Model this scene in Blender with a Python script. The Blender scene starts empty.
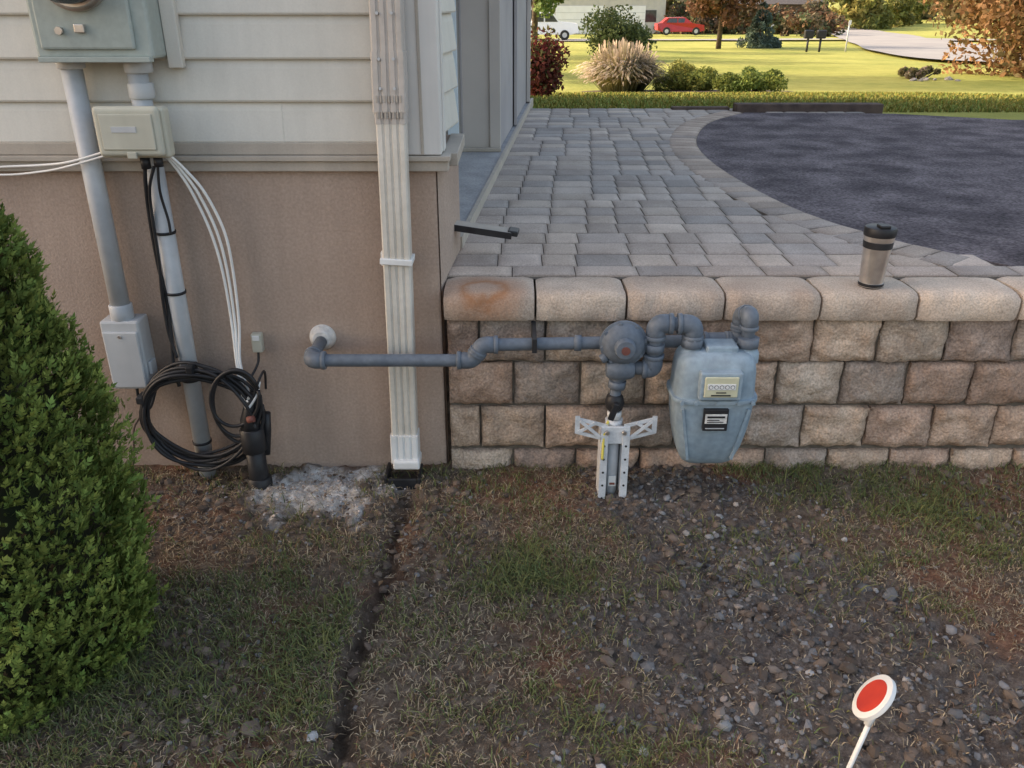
import bpy, bmesh, math, random
import numpy as np
from mathutils import Vector, Matrix, noise
random.seed(7); rng=np.random.default_rng(7)
scene=bpy.context.scene
COL=scene.collection
def nz(x,y,z=0.0): return noise.noise(Vector((x,y,z)))
# ------------------------------------------------------------------ materials
def new_mat(name):
    m=bpy.data.materials.new(name); m.use_nodes=True
    nt=m.node_tree; b=nt.nodes['Principled BSDF']
    return m,nt,b
def mk(name,c1,c2=None,scale=8,rough=.8,bump=.0,bscale=40,metal=0,attr=False,detail=6,spec=.3,fine=None,finescale=200,bdist=.01,lo=.35,hi=.65,streak=0):
    m,nt,b=new_mat(name); N=nt.nodes; L=nt.links
    tc=N.new('ShaderNodeTexCoord')
    n=N.new('ShaderNodeTexNoise'); n.inputs['Scale'].default_value=scale; n.inputs['Detail'].default_value=detail
    L.new(tc.outputs['Object'],n.inputs['Vector'])
    r=N.new('ShaderNodeValToRGB'); r.color_ramp.elements[0].position=lo; r.color_ramp.elements[1].position=hi
    c2=c2 or tuple(v*.8 for v in c1)
    r.color_ramp.elements[0].color=(*c1,1); r.color_ramp.elements[1].color=(*c2,1)
    L.new(n.outputs['Fac'],r.inputs['Fac'])
    out=r.outputs['Color']
    if attr:
        a=N.new('ShaderNodeAttribute'); a.attribute_name='Col'
        mx=N.new('ShaderNodeMix'); mx.data_type='RGBA'; mx.blend_type='MULTIPLY'; mx.inputs[0].default_value=1
        L.new(out,mx.inputs[6]); L.new(a.outputs['Color'],mx.inputs[7]); out=mx.outputs[2]
    def modul(out,vec,scale,amt,det):
        n2=N.new('ShaderNodeTexNoise'); n2.inputs['Scale'].default_value=scale; n2.inputs['Detail'].default_value=det
        L.new(vec,n2.inputs['Vector'])
        mr=N.new('ShaderNodeMapRange'); mr.inputs[1].default_value=.3; mr.inputs[2].default_value=.7
        mr.inputs[3].default_value=1-amt; mr.inputs[4].default_value=1+amt
        L.new(n2.outputs['Fac'],mr.inputs[0])
        vm=N.new('ShaderNodeVectorMath'); vm.operation='SCALE'
        L.new(out,vm.inputs[0]); L.new(mr.outputs[0],vm.inputs['Scale']); return vm.outputs[0]
    if fine: out=modul(out,tc.outputs['Object'],finescale,fine,3)
    if streak:
        mp=N.new('ShaderNodeMapping'); mp.inputs['Scale'].default_value=(1,1,.06); L.new(tc.outputs['Object'],mp.inputs['Vector'])
        out=modul(out,mp.outputs[0],26,streak,5)
    L.new(out,b.inputs['Base Color'])
    b.inputs['Roughness'].default_value=rough; b.inputs['Metallic'].default_value=metal
    b.inputs['Specular IOR Level'].default_value=spec
    if bump:
        n3=N.new('ShaderNodeTexNoise'); n3.inputs['Scale'].default_value=bscale; n3.inputs['Detail'].default_value=8
        L.new(tc.outputs['Object'],n3.inputs['Vector'])
        bp=N.new('ShaderNodeBump'); bp.inputs['Strength'].default_value=bump; bp.inputs['Distance'].default_value=bdist
        L.new(n3.outputs['Fac'],bp.inputs['Height']); L.new(bp.outputs[0],b.inputs['Normal'])
    return m
def leafmat(name,rough=.7,trans=True):
    m,nt,b=new_mat(name); N=nt.nodes; L=nt.links
    a=N.new('ShaderNodeAttribute'); a.attribute_name='Col'
    L.new(a.outputs['Color'],b.inputs['Base Color']); b.inputs['Roughness'].default_value=rough
    b.inputs['Specular IOR Level'].default_value=.15
    if trans:
        tr=N.new('ShaderNodeBsdfTranslucent'); L.new(a.outputs['Color'],tr.inputs['Color'])
        ms=N.new('ShaderNodeMixShader'); ms.inputs[0].default_value=.3
        L.new(b.outputs[0],ms.inputs[1]); L.new(tr.outputs[0],ms.inputs[2])
        L.new(ms.outputs[0],N['Material Output'].inputs['Surface'])
    return m
M={}
M['stucco']=mk('stucco',(.43,.33,.265),(.35,.265,.21),scale=2.2,bump=.6,bscale=160,bdist=.004,fine=.12,finescale=120,rough=.95,streak=.05)
M['siding']=mk('vinyl_siding',(.64,.615,.55),(.57,.55,.49),scale=3,rough=.55,bump=.08,bscale=60,fine=.03,streak=.04)
M['trim']=mk('cream_trim',(.45,.395,.33),(.37,.33,.28),scale=5,rough=.6,fine=.05,streak=.06)
M['cornerw']=mk('corner_post_vinyl',(.66,.64,.60),(.58,.56,.53),scale=4,rough=.5,streak=.05)
M['downsp']=mk('downspout_aluminium',(.66,.62,.55),(.57,.53,.46),scale=7,rough=.45,fine=.05,finescale=60,streak=.08)
M['downsp2']=mk('downspout_weathered',(.50,.455,.41),(.43,.395,.355),scale=7,rough=.5,fine=.05,finescale=60,streak=.08)
M['white']=mk('white_plastic',(.78,.78,.76),(.68,.68,.66),scale=12,rough=.4)
M['pier']=mk('pier_panel',(.52,.475,.43),(.46,.42,.385),scale=3,rough=.6)
M['piers']=mk('pier_side',(.38,.355,.35),(.32,.30,.30),scale=3,rough=.7)
M['bluew']=mk('door_jamb_white',(.70,.78,.82),(.64,.72,.76),scale=3,rough=.5)
M['conc']=mk('concrete',(.36,.36,.365),(.28,.28,.285),scale=9,rough=.9,bump=.3,bscale=80,fine=.12,finescale=90)
M['block']=mk('split_face_block',(1,1,1),(.62,.59,.57),scale=14,rough=.95,bump=1.0,bscale=60,bdist=.010,attr=True,fine=.30,finescale=150,lo=.3,hi=.72)
M['cap']=mk('cap_block',(1,1,1),(.72,.69,.68),scale=8,rough=.92,bump=.7,bscale=100,bdist=.005,attr=True,fine=.24,finescale=200,lo=.3,hi=.75)
M['paver']=mk('paver_concrete',(1,1,1),(.74,.72,.71),scale=7,rough=.92,bump=.5,bscale=120,bdist=.003,attr=True,fine=.2,finescale=190,lo=.3,hi=.75,spec=.15)
M['sand']=mk('joint_sand',(.17,.145,.115),(.09,.075,.06),scale=20,rough=1,bump=.5,bscale=120)
M['asphalt']=mk('asphalt',(.085,.073,.080),(.215,.185,.192),scale=4.5,rough=.95,bump=.8,bscale=150,bdist=.006,fine=.5,finescale=90,lo=.36,hi=.72,detail=15,spec=.1)
M['road']=mk('road_asphalt',(.30,.29,.28),(.24,.23,.23),scale=.5,rough=.9)
M['pvc']=mk('grey_conduit',(.50,.52,.535),(.42,.44,.46),scale=6,rough=.45,fine=.05,finescale=40,streak=.06)
M['boxg']=mk('meter_box_paint',(.37,.41,.375),(.32,.36,.335),scale=5,rough=.5,fine=.06,finescale=70,streak=.05)
M['boxc']=mk('demarcation_box_plastic',(.53,.52,.43),(.45,.44,.365),scale=9,rough=.5,streak=.05)
M['boxl']=mk('grey_box_plastic',(.50,.515,.52),(.43,.445,.455),scale=8,rough=.5,streak=.04)
M['black']=mk('black_plastic',(.018,.018,.02),(.03,.03,.032),scale=20,rough=.45)
M['pipe']=mk('painted_gas_pipe',(.105,.128,.160),(.145,.168,.198),scale=14,rough=.5,bump=.15,bscale=90,bdist=.002,fine=.12,finescale=70)
M['meter']=mk('meter_paint',(.235,.305,.36),(.30,.365,.41),scale=9,rough=.5,bump=.25,bscale=60,bdist=.002,fine=.12,finescale=50,streak=.10)
M['galv']=mk('galvanised_steel',(.68,.69,.70),(.52,.54,.56),scale=25,rough=.45,metal=0,fine=.1,spec=.6)
M['steel']=mk('brushed_steel',(.66,.62,.57),(.52,.48,.45),scale=30,rough=.33,metal=.85)
M['index']=mk('index_face',(.62,.60,.42),(.55,.53,.37),scale=20,rough=.35)
M['red']=mk('red_paint',(.52,.05,.03),(.42,.04,.03),scale=20,rough=.5)
M['orange']=mk('orange_tag',(.22,.08,.06),(.15,.06,.05),scale=30,rough=.6)
M['yellow']=mk('yellow_tag',(.7,.6,.12),(.6,.5,.1),scale=20,rough=.5)
M['caulk']=mk('caulk',(.72,.71,.68),(.55,.53,.50),scale=30,rough=.9,bump=.8,bscale=60)
M['bark']=mk('bark',(.10,.075,.055),(.05,.04,.03),scale=12,rough=1,bump=.8,bscale=30)
M['timber']=mk('timber_edging',(.12,.085,.07),(.07,.05,.045),scale=12,rough=.95,bump=.5,bscale=40)
M['leaf']=leafmat('foliage')
M['grass']=leafmat('grass_blades',.85,False)
M['cedar']=leafmat('cedar_foliage',.75,False)
M['rock']=mk('gravel_stone',(1,1,1),(.7,.7,.7),scale=30,rough=.9,bump=.4,bscale=100,bdist=.003,attr=True)
M['roof']=mk('roof_shingle',(.11,.10,.10),(.07,.065,.065),scale=6,rough=.9)
M['glass']=mk('dark_glass',(.03,.035,.04),(.05,.055,.06),scale=3,rough=.08,spec=.6)
M['carw']=mk('white_car_paint',(.75,.76,.78),(.7,.71,.73),scale=2,rough=.25,spec=.5)
M['carr']=mk('red_car_paint',(.40,.02,.02),(.33,.02,.02),scale=2,rough=.25,spec=.5)
M['brick']=mk('neighbour_siding',(.50,.48,.45),(.43,.42,.40),scale=2,rough=.7)
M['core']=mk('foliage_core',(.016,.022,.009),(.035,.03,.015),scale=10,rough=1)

# ------------------------------------------------------------------ mesh helpers
def obj(name,verts,faces,mat,parent=None,cols=None,smooth=False):
    me=bpy.data.meshes.new(name)
    me.from_pydata([tuple(v) for v in verts] if not isinstance(verts,np.ndarray) else verts.tolist(),[],faces if not isinstance(faces,np.ndarray) else faces.tolist())
    if cols is not None:
        ca=me.color_attributes.new('Col','FLOAT_COLOR','POINT')
        c=np.ones((len(me.vertices),4),dtype=np.float32); c[:,:3]=np.asarray(cols,dtype=np.float32)[:,:3]
        ca.data.foreach_set('color',c.ravel())
    me.materials.append(mat)
    if smooth: me.polygons.foreach_set('use_smooth',[True]*len(me.polygons))
    me.update()
    o=bpy.data.objects.new(name,me); COL.objects.link(o)
    if parent: o.parent=parent
    return o
def empty(name,dx=0):
    e=bpy.data.objects.new(name,None); COL.objects.link(e); e.empty_display_size=.1; e.location.x=dx; return e
def box(name,x0,x1,y0,y1,z0,z1,mat,parent=None,bev=.003,seg=2,rot=None):
    bm=bmesh.new(); bmesh.ops.create_cube(bm,size=1)
    cx,cy,cz=(x0+x1)/2,(y0+y1)/2,(z0+z1)/2
    for v in bm.verts: v.co=Vector((v.co.x*(x1-x0),v.co.y*(y1-y0),v.co.z*(z1-z0)))
    if bev>0: bmesh.ops.bevel(bm,geom=bm.edges[:],offset=bev,segments=seg,profile=.5,affect='EDGES')
    if rot is not None: bmesh.ops.transform(bm,matrix=rot,verts=bm.verts)
    for v in bm.verts: v.co+=Vector((cx,cy,cz))
    me=bpy.data.meshes.new(name); bm.to_mesh(me); bm.free(); me.materials.append(mat)
    o=bpy.data.objects.new(name,me); COL.objects.link(o)
    if parent: o.parent=parent
    return o
def fillet(pts,rad,n=7):
    P=[Vector(p) for p in pts]; out=[P[0]]
    for i in range(1,len(P)-1):
        a=(P[i-1]-P[i]); b=(P[i+1]-P[i]); r=min(rad,a.length*.49,b.length*.49)
        A=P[i]+a.normalized()*r; B=P[i]+b.normalized()*r
        for k in range(n+1):
            t=k/n; out.append((1-t)**2*A+2*t*(1-t)*P[i]+t*t*B)
    out.append(P[-1]); return out
def tube(name,pts,r,mat,parent=None,seg=14,caps=True):
    P=[Vector(p) for p in pts]; n=len(P)
    rs=r if isinstance(r,(list,tuple)) else [r]*n
    T=[]
    for i in range(n):
        t=(P[min(i+1,n-1)]-P[max(i-1,0)]); T.append(t.normalized() if t.length>1e-9 else Vector((0,0,1)))
    u=T[0].orthogonal().normalized(); V=[];F=[]
    for i in range(n):
        u=(u-T[i]*u.dot(T[i])).normalized(); w=T[i].cross(u)
        for k in range(seg):
            a=2*math.pi*k/seg; V.append(P[i]+(u*math.cos(a)+w*math.sin(a))*rs[i])
    for i in range(n-1):
        for k in range(seg):
            k2=(k+1)%seg; F.append((i*seg+k,i*seg+k2,(i+1)*seg+k2,(i+1)*seg+k))
    if caps:
        F.append(tuple(range(seg))[::-1]); F.append(tuple(range((n-1)*seg,n*seg)))
    o=obj(name,V,F,mat,parent)
    sm=[True]*len(F)
    if caps: sm[-1]=sm[-2]=False
    o.data.polygons.foreach_set('use_smooth',sm)
    return o
def cyl(name,p0,p1,r,mat,parent=None,r2=None,seg=28,bev=0):
    p0=Vector(p0);p1=Vector(p1); r2=r if r2 is None else r2
    if bev:
        d=(p1-p0).normalized()
        return tube(name,[p0,p0+d*1e-5,p0+d*bev,p1-d*bev,p1-d*1e-5,p1],[r-bev,r-bev+1e-5,r,r2,r2-bev+1e-5,r2-bev],mat,parent,seg)
    return tube(name,[p0,p1],[r,r2],mat,parent,seg)
def lathe(name,prof,origin,axis,mat,parent=None,seg=36):
    o=Vector(origin);ax=Vector(axis).normalized()
    u=ax.orthogonal().normalized(); w=ax.cross(u); V=[];F=[]
    for d,r in prof:
        for k in range(seg):
            a=2*math.pi*k/seg; V.append(o+ax*d+(u*math.cos(a)+w*math.sin(a))*max(r,1e-4))
    n=len(prof)
    for i in range(n-1):
        for k in range(seg):
            k2=(k+1)%seg; F.append((i*seg+k,i*seg+k2,(i+1)*seg+k2,(i+1)*seg+k))
    F.append(tuple(range(seg))[::-1]); F.append(tuple(range((n-1)*seg,n*seg)))
    ob=obj(name,V,F,mat,parent,smooth=True)
    ob.data.set_sharp_from_angle(angle=math.radians(35))
    return ob
def pipe_run(name,pts,r,mat,parent,fil=.035,sleeve=1.32):
    tube(name,fillet(pts,fil,8),r,mat,parent,18)
    P=[Vector(p) for p in pts]
    for i in range(1,len(P)-1):
        a=(P[i-1]-P[i]); b=(P[i+1]-P[i])
        la=min(r*2.3,a.length*.5); lb=min(r*2.3,b.length*.5)
        q=fillet([P[i]+a.normalized()*la,P[i],P[i]+b.normalized()*lb],fil*.95,8)
        tube(name+'_elbow_%d'%i,q,r*sleeve,mat,parent,18)
        for s,(dd,ll) in enumerate(((a.normalized(),la),(b.normalized(),lb))):
            c=P[i]+dd*ll
            cyl(name+'_collar_%d_%d'%(i,s),c-dd*r*.55,c+dd*r*.1,r*(sleeve+.14),mat,parent,bev=.0015)
class Acc:
    def __init__(s): s.V=[];s.F=[];s.C=[]
    def pillow(s,o,U,W,Nn,lu,lw,depth,bulge,rough,col,nu=8,nw=6,fr=18,edge=6,seed=0):
        b=len(s.V)
        for j in range(nw+1):
            for i in range(nu+1):
                a=.5-.5*math.cos(math.pi*i/nu); c=.5-.5*math.cos(math.pi*j/nw)
                a=.5*a+.5*i/nu; c=.5*c+.5*j/nw
                e=(1-abs(2*a-1)**edge)*(1-abs(2*c-1)**edge)
                p=o+U*(a*lu)+W*(c*lw)
                h=bulge*(e-1)+rough*nz(p.x*fr+seed,p.y*fr+seed*1.7,p.z*fr)+rough*.5*nz(p.x*fr*3+seed,p.y*fr*3,p.z*fr*3)
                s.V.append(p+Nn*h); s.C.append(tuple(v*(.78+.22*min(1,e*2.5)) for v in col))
        for j in range(nw):
            for i in range(nu):
                q=b+j*(nu+1)+i; s.F.append((q,q+1,q+nu+2,q+nu+1))
        ring=[b+i for i in range(nu+1)]+[b+j*(nu+1)+nu for j in range(1,nw+1)]+[b+nw*(nu+1)+i for i in range(nu-1,-1,-1)]+[b+j*(nu+1) for j in range(nw-1,0,-1)]
        b2=len(s.V)
        for q in ring:
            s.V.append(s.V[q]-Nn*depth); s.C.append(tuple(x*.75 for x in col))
        n=len(ring)
        for k in range(n):
            k2=(k+1)%n; s.F.append((ring[k2],ring[k],b2+k,b2+k2))
    def make(s,name,mat,parent=None,smooth=True):
        o=obj(name,s.V,s.F,mat,parent,s.C,smooth)
        o.data.set_sharp_from_angle(angle=math.radians(50))
        return o
X=Vector((1,0,0));Y=Vector((0,1,0));Z=Vector((0,0,1))

# ------------------------------------------------------------------ camera / light
cam=bpy.data.cameras.new('camera'); co=bpy.data.objects.new('camera',cam); COL.objects.link(co)
co.location=(0,-2.4,1.4); co.rotation_euler=(math.radians(90-24.7),0,0)
cam.sensor_width=36; cam.lens=29.36; cam.clip_start=.05; cam.clip_end=2500
scene.camera=co
EL=math.radians(28); sv=Vector((-1,.25,0)).normalized()*math.cos(EL)+Z*math.sin(EL)
sun=bpy.data.lights.new('sun','SUN'); sun.energy=5.0; sun.angle=math.radians(.5); sun.color=(1,.88,.68)
so=bpy.data.objects.new('sun',sun); COL.objects.link(so); so.rotation_euler=sv.to_track_quat('Z','Y').to_euler(); so.location=(-10,5,15)
w=bpy.data.worlds.new('World'); scene.world=w; w.use_nodes=True
bg=w.node_tree.nodes['Background']; sky=w.node_tree.nodes.new('ShaderNodeTexSky'); sky.sky_type='NISHITA'; sky.sun_disc=False
sky.sun_elevation=EL; sky.sun_rotation=math.atan2(sv.x,sv.y)%(2*math.pi); sky.dust_density=4.0; sky.air_density=1.0; sky.ozone_density=.6
wb=w.node_tree.nodes.new('ShaderNodeMix'); wb.data_type='RGBA'; wb.blend_type='MULTIPLY'; wb.inputs[0].default_value=1; wb.inputs[7].default_value=(1.14,1.0,.86,1)
w.node_tree.links.new(sky.outputs[0],wb.inputs[6]); w.node_tree.links.new(wb.outputs[2],bg.inputs[0]); bg.inputs[1].default_value=.50
scene.view_settings.view_transform='Standard'; scene.view_settings.look='None'; scene.view_settings.exposure=0

# ------------------------------------------------------------------ ground (one sheet)
PR=[(-99,.585),(6.9,.585),(8,.52),(12,.2),(16,-.14),(40,-.7),(70,-1.4),(120,-2.2),(300,-2.6),(3000,-2.6)]
def prof(y):
    Yc=y+2.4
    for (a,za),(b,zb) in zip(PR,PR[1:]):
        if Yc<=b: return za+(zb-za)*(Yc-a)/(b-a)
    return -2.6
def sstep(a,b,x):
    t=max(0,min(1,(x-a)/(b-a))); return t*t*(3-2*t)
def xt(y): return -.335-.03*sstep(-.2,-1.2,y)+.03*nz(y*2.6,2.2)+.012*nz(y*11,7.2)
def trench(x,y):
    if y>-.09 or abs(x-xt(y))>.2: return 0
    wd=.030+.016*nz(y*6,5.5)+.012*nz(y*20,1.5)+.010*nz(x*30,y*30,4)
    return math.exp(-((x-xt(y))/max(wd,.008))**2)*sstep(-.09,-.16,y)*(.68+.5*nz(x*18,y*18,41)+.3*nz(x*45,y*45,42))
def gravel(x,y):
    cx=.42+(-y)*.36; wd=.24+(-y)*.38
    g=1-sstep(.45,1.15,abs(x-cx)/wd+.45*nz(x*3,y*3,3)+.4*nz(x*9,y*9,13))
    return g*.95 if y<-.02 else 0
def white(x,y):
    d=math.hypot((x+.60)/.23,(y+.16)/.17)+.6*nz(x*12,y*12,9)+.5*nz(x*40,y*40,9)
    return (1-sstep(.4,1.15,d))
def bare(x,y):
    a=(1-sstep(.5,1.2,math.hypot((x+.75)/.5,(y+.2)/.28)+.5*nz(x*5,y*5,17)))
    c=(1-sstep(.4,1.1,math.hypot((x-.45)/.40,(y+.22)/.20)+.5*nz(x*6,y*6,18)))
    d=sstep(.05,.35,nz(x*2.1+4,y*2.1,19))*.8
    return max(a,c,d)
def gz(x,y):
    if y<=.02:
        z=.014*nz(x*1.7,y*1.7,1)+.008*nz(x*7,y*7,2)+.005*nz(x*24,y*24,3)
        g=max(gravel(x,y),bare(x,y))
        z+=g*(.014*nz(x*16,y*16,5)+.015*nz(x*38,y*38,6)-.004)
        z+=.030*math.exp(-(((x-.36)/.2)**2+((y+.2)/.13)**2))
        z+=.02*sstep(-.25,0,y)*sstep(-.3,.2,x)
        t=trench(x,y); z-=.038*t
        z+=.008*(math.exp(-((x-xt(y)-.07)/.035)**2)+math.exp(-((x-xt(y)+.07)/.035)**2))*sstep(-.09,-.2,y)*(.6+nz(x*12,y*12,51))
        z+=.012*nz(x*60,y*60,8)*min(1,.35+g)
        z-=.035*math.exp(-(((x+.345)/.035)**2+((y+.06)/.04)**2))
        return z
    if y<.045: return gz(x,.02)+(.585-0)*(y-.02)/.025
    z=prof(y)
    if y>8: z+=.10*nz(x*.12,y*.12,4)*min(1,(y-8)/12)
    return z
xs=[-900,-400,-150,-60,-30,-20,-14,-9,-6,-4,-3,-2.5,-2.2]+list(np.arange(-1.9,2.31,.0135))+[2.45,2.6,2.9,3.3,4,5,6,8,10,12,15,18,22,26,30,36,44,55,70,100,150,250,400,900]
ys=[-60,-25,-10,-5,-3,-2.3,-1.9]+list(np.arange(-1.6,.0201,.0135))+[.045,.3,1,2.5,4.4,4.5,5,5.6,6.5,7.5,8.5,9.6,11,12.5,13.6,16,19,23,28,33,37.6,45,55,67,80,95,117,150,200,297,450,900,2000]
V=[];C=[]
for y in ys:
    for x in xs:
        V.append((x,y,gz(x,y)))
        if y<=.02: C.append((gravel(x,y),white(x,y),max(0,trench(x,y))))
        else: C.append((0,0,0))
nx=len(xs);F=[(j*nx+i,j*nx+i+1,(j+1)*nx+i+1,(j+1)*nx+i) for j in range(len(ys)-1) for i in range(nx-1)]
m,nt,b=new_mat('ground_soil_and_lawn'); N=nt.nodes;L=nt.links
tc=N.new('ShaderNodeTexCoord'); at=N.new('ShaderNodeAttribute'); at.attribute_name='Col'
sep=N.new('ShaderNodeSeparateColor'); L.new(at.outputs['Color'],sep.inputs[0])
def noisen(s,d=8,rough=.6):
    n=N.new('ShaderNodeTexNoise'); n.inputs['Scale'].default_value=s; n.inputs['Detail'].default_value=d; n.inputs['Roughness'].default_value=rough
    L.new(tc.outputs['Object'],n.inputs['Vector']); return n.outputs['Fac']
def ramp(f,els):
    r=N.new('ShaderNodeValToRGB'); e=r.color_ramp.elements
    e[0].position,e[0].color=els[0][0],(*els[0][1],1); e[1].position,e[1].color=els[-1][0],(*els[-1][1],1)
    for p,c in els[1:-1]:
        k=e.new(p); k.color=(*c,1)
    L.new(f,r.inputs['Fac']); return r.outputs['Color']
def mixc(f,a,c):
    mx=N.new('ShaderNodeMix'); mx.data_type='RGBA'
    if isinstance(f,float): mx.inputs[0].default_value=f
    else: L.new(f,mx.inputs[0])
    L.new(a,mx.inputs[6]); L.new(c,mx.inputs[7]); return mx.outputs[2]
soil=ramp(noisen(28,10,.7),[(.3,(.058,.042,.030)),(.5,(.155,.118,.088)),(.7,(.28,.228,.18))])
soil2=ramp(noisen(45,10,.75),[(.3,(.060,.048,.042)),(.5,(.15,.125,.108)),(.7,(.28,.245,.22))])
red=ramp(noisen(2.2,3),[(.48,(0,0,0)),(.62,(1,1,1))])
reddish=ramp(noisen(60,6),[(.35,(.12,.06,.038)),(.65,(.31,.17,.11))])
c=mixc(red,soil,reddish)
c=mixc(sep.outputs[0],c,soil2)
wc=ramp(noisen(45,8,.7),[(.35,(.30,.28,.26)),(.6,(.78,.77,.75))]); c=mixc(sep.outputs[1],c,wc)
dk=ramp(noisen(40,4),[(.3,(.032,.024,.018)),(.7,(.09,.07,.055))]); c=mixc(sep.outputs[2],c,dk)
lawn=ramp(noisen(3.2,12,.8),[(.30,(.13,.150,.035)),(.5,(.29,.30,.075)),(.70,(.45,.43,.14))])
lawn2=ramp(noisen(.22,6,.65),[(.35,(.15,.19,.045)),(.65,(.46,.43,.13))]); lawn=mixc(.5,lawn,lawn2)
geo=N.new('ShaderNodeNewGeometry'); sx=N.new('ShaderNodeSeparateXYZ'); L.new(geo.outputs['Position'],sx.inputs[0])
gt=N.new('ShaderNodeMath'); gt.operation='GREATER_THAN'; gt.inputs[1].default_value=.3; L.new(sx.outputs[1],gt.inputs[0])
c=mixc(gt.outputs[0],c,lawn)
L.new(c,b.inputs['Base Color']); b.inputs['Roughness'].default_value=1; b.inputs['Specular IOR Level'].default_value=.1
bp=N.new('ShaderNodeBump'); bp.inputs['Strength'].default_value=1; bp.inputs['Distance'].default_value=.014
L.new(noisen(70,10,.75),bp.inputs['Height']); L.new(bp.outputs[0],b.inputs['Normal'])
obj('ground',V,F,m,None,C,True)

# ------------------------------------------------------------------ foreground grass + gravel
def blades(name,pts,hts,cols,lean=.7,wd=.0022,mat=None):
    n=len(pts); pts=np.asarray(pts); hts=np.asarray(hts)
    a=rng.uniform(0,2*np.pi,n); l=hts*rng.uniform(.2,1.0,n)*lean*1.6; a2=rng.uniform(0,np.pi,n)
    dx=np.cos(a)*l; dy=np.sin(a)*l
    w_=wd*rng.uniform(.6,1.3,n); wx=np.cos(a2)*w_; wy=np.sin(a2)*w_
    V=np.zeros((n,5,3))
    V[:,0]=pts+np.stack([wx,wy,np.zeros(n)-.003],1); V[:,1]=pts-np.stack([wx,wy,np.zeros(n)+.003],1)
    mid=pts+np.stack([dx*.35,dy*.35,hts*.65],1)
    V[:,2]=mid-np.stack([wx,wy,np.zeros(n)],1)*.8; V[:,3]=mid+np.stack([wx,wy,np.zeros(n)],1)*.8
    V[:,4]=pts+np.stack([dx,dy,hts*rng.uniform(.6,1.0,n)],1)
    F=[]
    for b0 in (np.arange(n)*5).tolist():
        F.append((b0,b0+1,b0+2,b0+3)); F.append((b0+3,b0+2,b0+4))
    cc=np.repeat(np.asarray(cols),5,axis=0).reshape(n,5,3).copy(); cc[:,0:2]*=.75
    return obj(name,V.reshape(-1,3),F,mat or M['grass'],None,cc.reshape(-1,3))
pts=[];hts=[];cols=[]
tries=0
while len(pts)<80000 and tries<320000:
    tries+=1
    x=random.uniform(-1.5,2.1); y=random.uniform(-1.45,-.03)
    g=gravel(x,y); t=trench(x,y); wh=white(x,y); br=bare(x,y)
    n1=nz(x*2.6,y*2.6,21); n2=nz(x*9,y*9,22); n3=nz(x*30,y*30,24)
    green=-.16+.6*n1+.4*n2
    if x<-.4: green+=.46*sstep(-.35,-.8,y)
    if x>.7 and y>-.55: green+=.24
    if -.25<x<.2: green+=.06
    if x>.8 and y<-.6: green-=.3
    dens=.50+.6*n2+.5*n1+.7*n3
    if x<-.4: dens+= .30*sstep(-.35,-.7,y)
    dens*= (1-.88*g)*(1-min(1,2.2*max(t,0)))*(1-.93*wh)*(1-.75*br)
    if random.random()>dens: continue
    isg=random.random()<.42+green
    pts.append((x,y,gz(x,y)))
    if isg:
        hts.append(random.uniform(.008,.030)*(1.1+.8*max(0,n1)))
        k=random.uniform(.65,1.3); yl=random.random()*.7
        cols.append(((.100+.16*yl)*k,(.140+.09*yl)*k,(.058+.02*yl)*k))
    else:
        hts.append(random.uniform(.003,.018))
        k=random.uniform(.45,1.2)
        if random.random()<.28: cols.append((.29*k,.17*k,.11*k))
        else: cols.append((.44*k,.35*k,.23*k))
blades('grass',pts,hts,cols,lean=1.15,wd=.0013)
V=[];F=[];C=[]
for i in range(19000):
    x=random.uniform(-1.5,2.1); y=random.uniform(-1.45,-.04)
    if random.random()<gravel(x,y)*.7 or random.random()<trench(x,y): continue
    if nz(x*4,y*4,44)<-.15: continue
    a=random.uniform(0,6.28); l=random.uniform(.008,.032); z=gz(x,y)+random.uniform(.002,.009); w_=.0009
    dx,dy=math.cos(a)*l,math.sin(a)*l; px,py=-math.sin(a)*w_,math.cos(a)*w_
    b0=len(V); bz=random.uniform(-.004,.007); bend=random.uniform(-.2,.2)
    mx_,my_=x+dx*.5-dy*bend,y+dy*.5+dx*bend
    V+= [(x+px,y+py,z),(x-px,y-py,z),(mx_-px,my_-py,z+bz),(mx_+px,my_+py,z+bz),(x+dx,y+dy,z)]
    F.append((b0,b0+1,b0+2,b0+3)); F.append((b0+3,b0+2,b0+4)); k=random.uniform(.45,1.1); c=(.43*k,.345*k,.235*k); C+=[c]*5
obj('dead_grass_clippings',V,F,M['grass'],None,C)
pts=[];hts=[];cols=[]
for i in range(30000):
    x=random.uniform(-.2,7); y=4.60+random.random()**1.6*8
    if x<3 and y<4.7: y=4.7
    pts.append((x,y,gz(x,y))); hts.append(random.uniform(.02,.055)); k=random.uniform(.6,1.25); q=random.random()*.14
    cols.append(((.15+q)*k,.22*k,.055*k))
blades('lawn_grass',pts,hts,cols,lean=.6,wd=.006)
bm=bmesh.new(); bmesh.ops.create_icosphere(bm,subdivisions=1,radius=1); icv=np.array([v.co[:] for v in bm.verts]); icf=[tuple(v.index for v in f.verts) for f in bm.faces]; bm.free()
def stones(name,items,mat):
    V=[];F=[];C=[]
    for (x,y,z,s,c) in items:
        b0=len(V); sc=np.array([s*random.uniform(.7,1.3),s*random.uniform(.7,1.3),s*random.uniform(.4,.8)])
        R=np.array(Matrix.Rotation(random.uniform(0,6.28),3,'Z')@Matrix.Rotation(random.uniform(-.5,.5),3,'X'))
        P=(icv*rng.uniform(.72,1.18,(len(icv),1))*sc)@R.T+np.array([x,y,z])
        V+=P.tolist(); F+=[tuple(i+b0 for i in f) for f in icf]; C+=[c]*len(icv)
    return obj(name,V,F,mat,None,C)
items=[]
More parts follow.
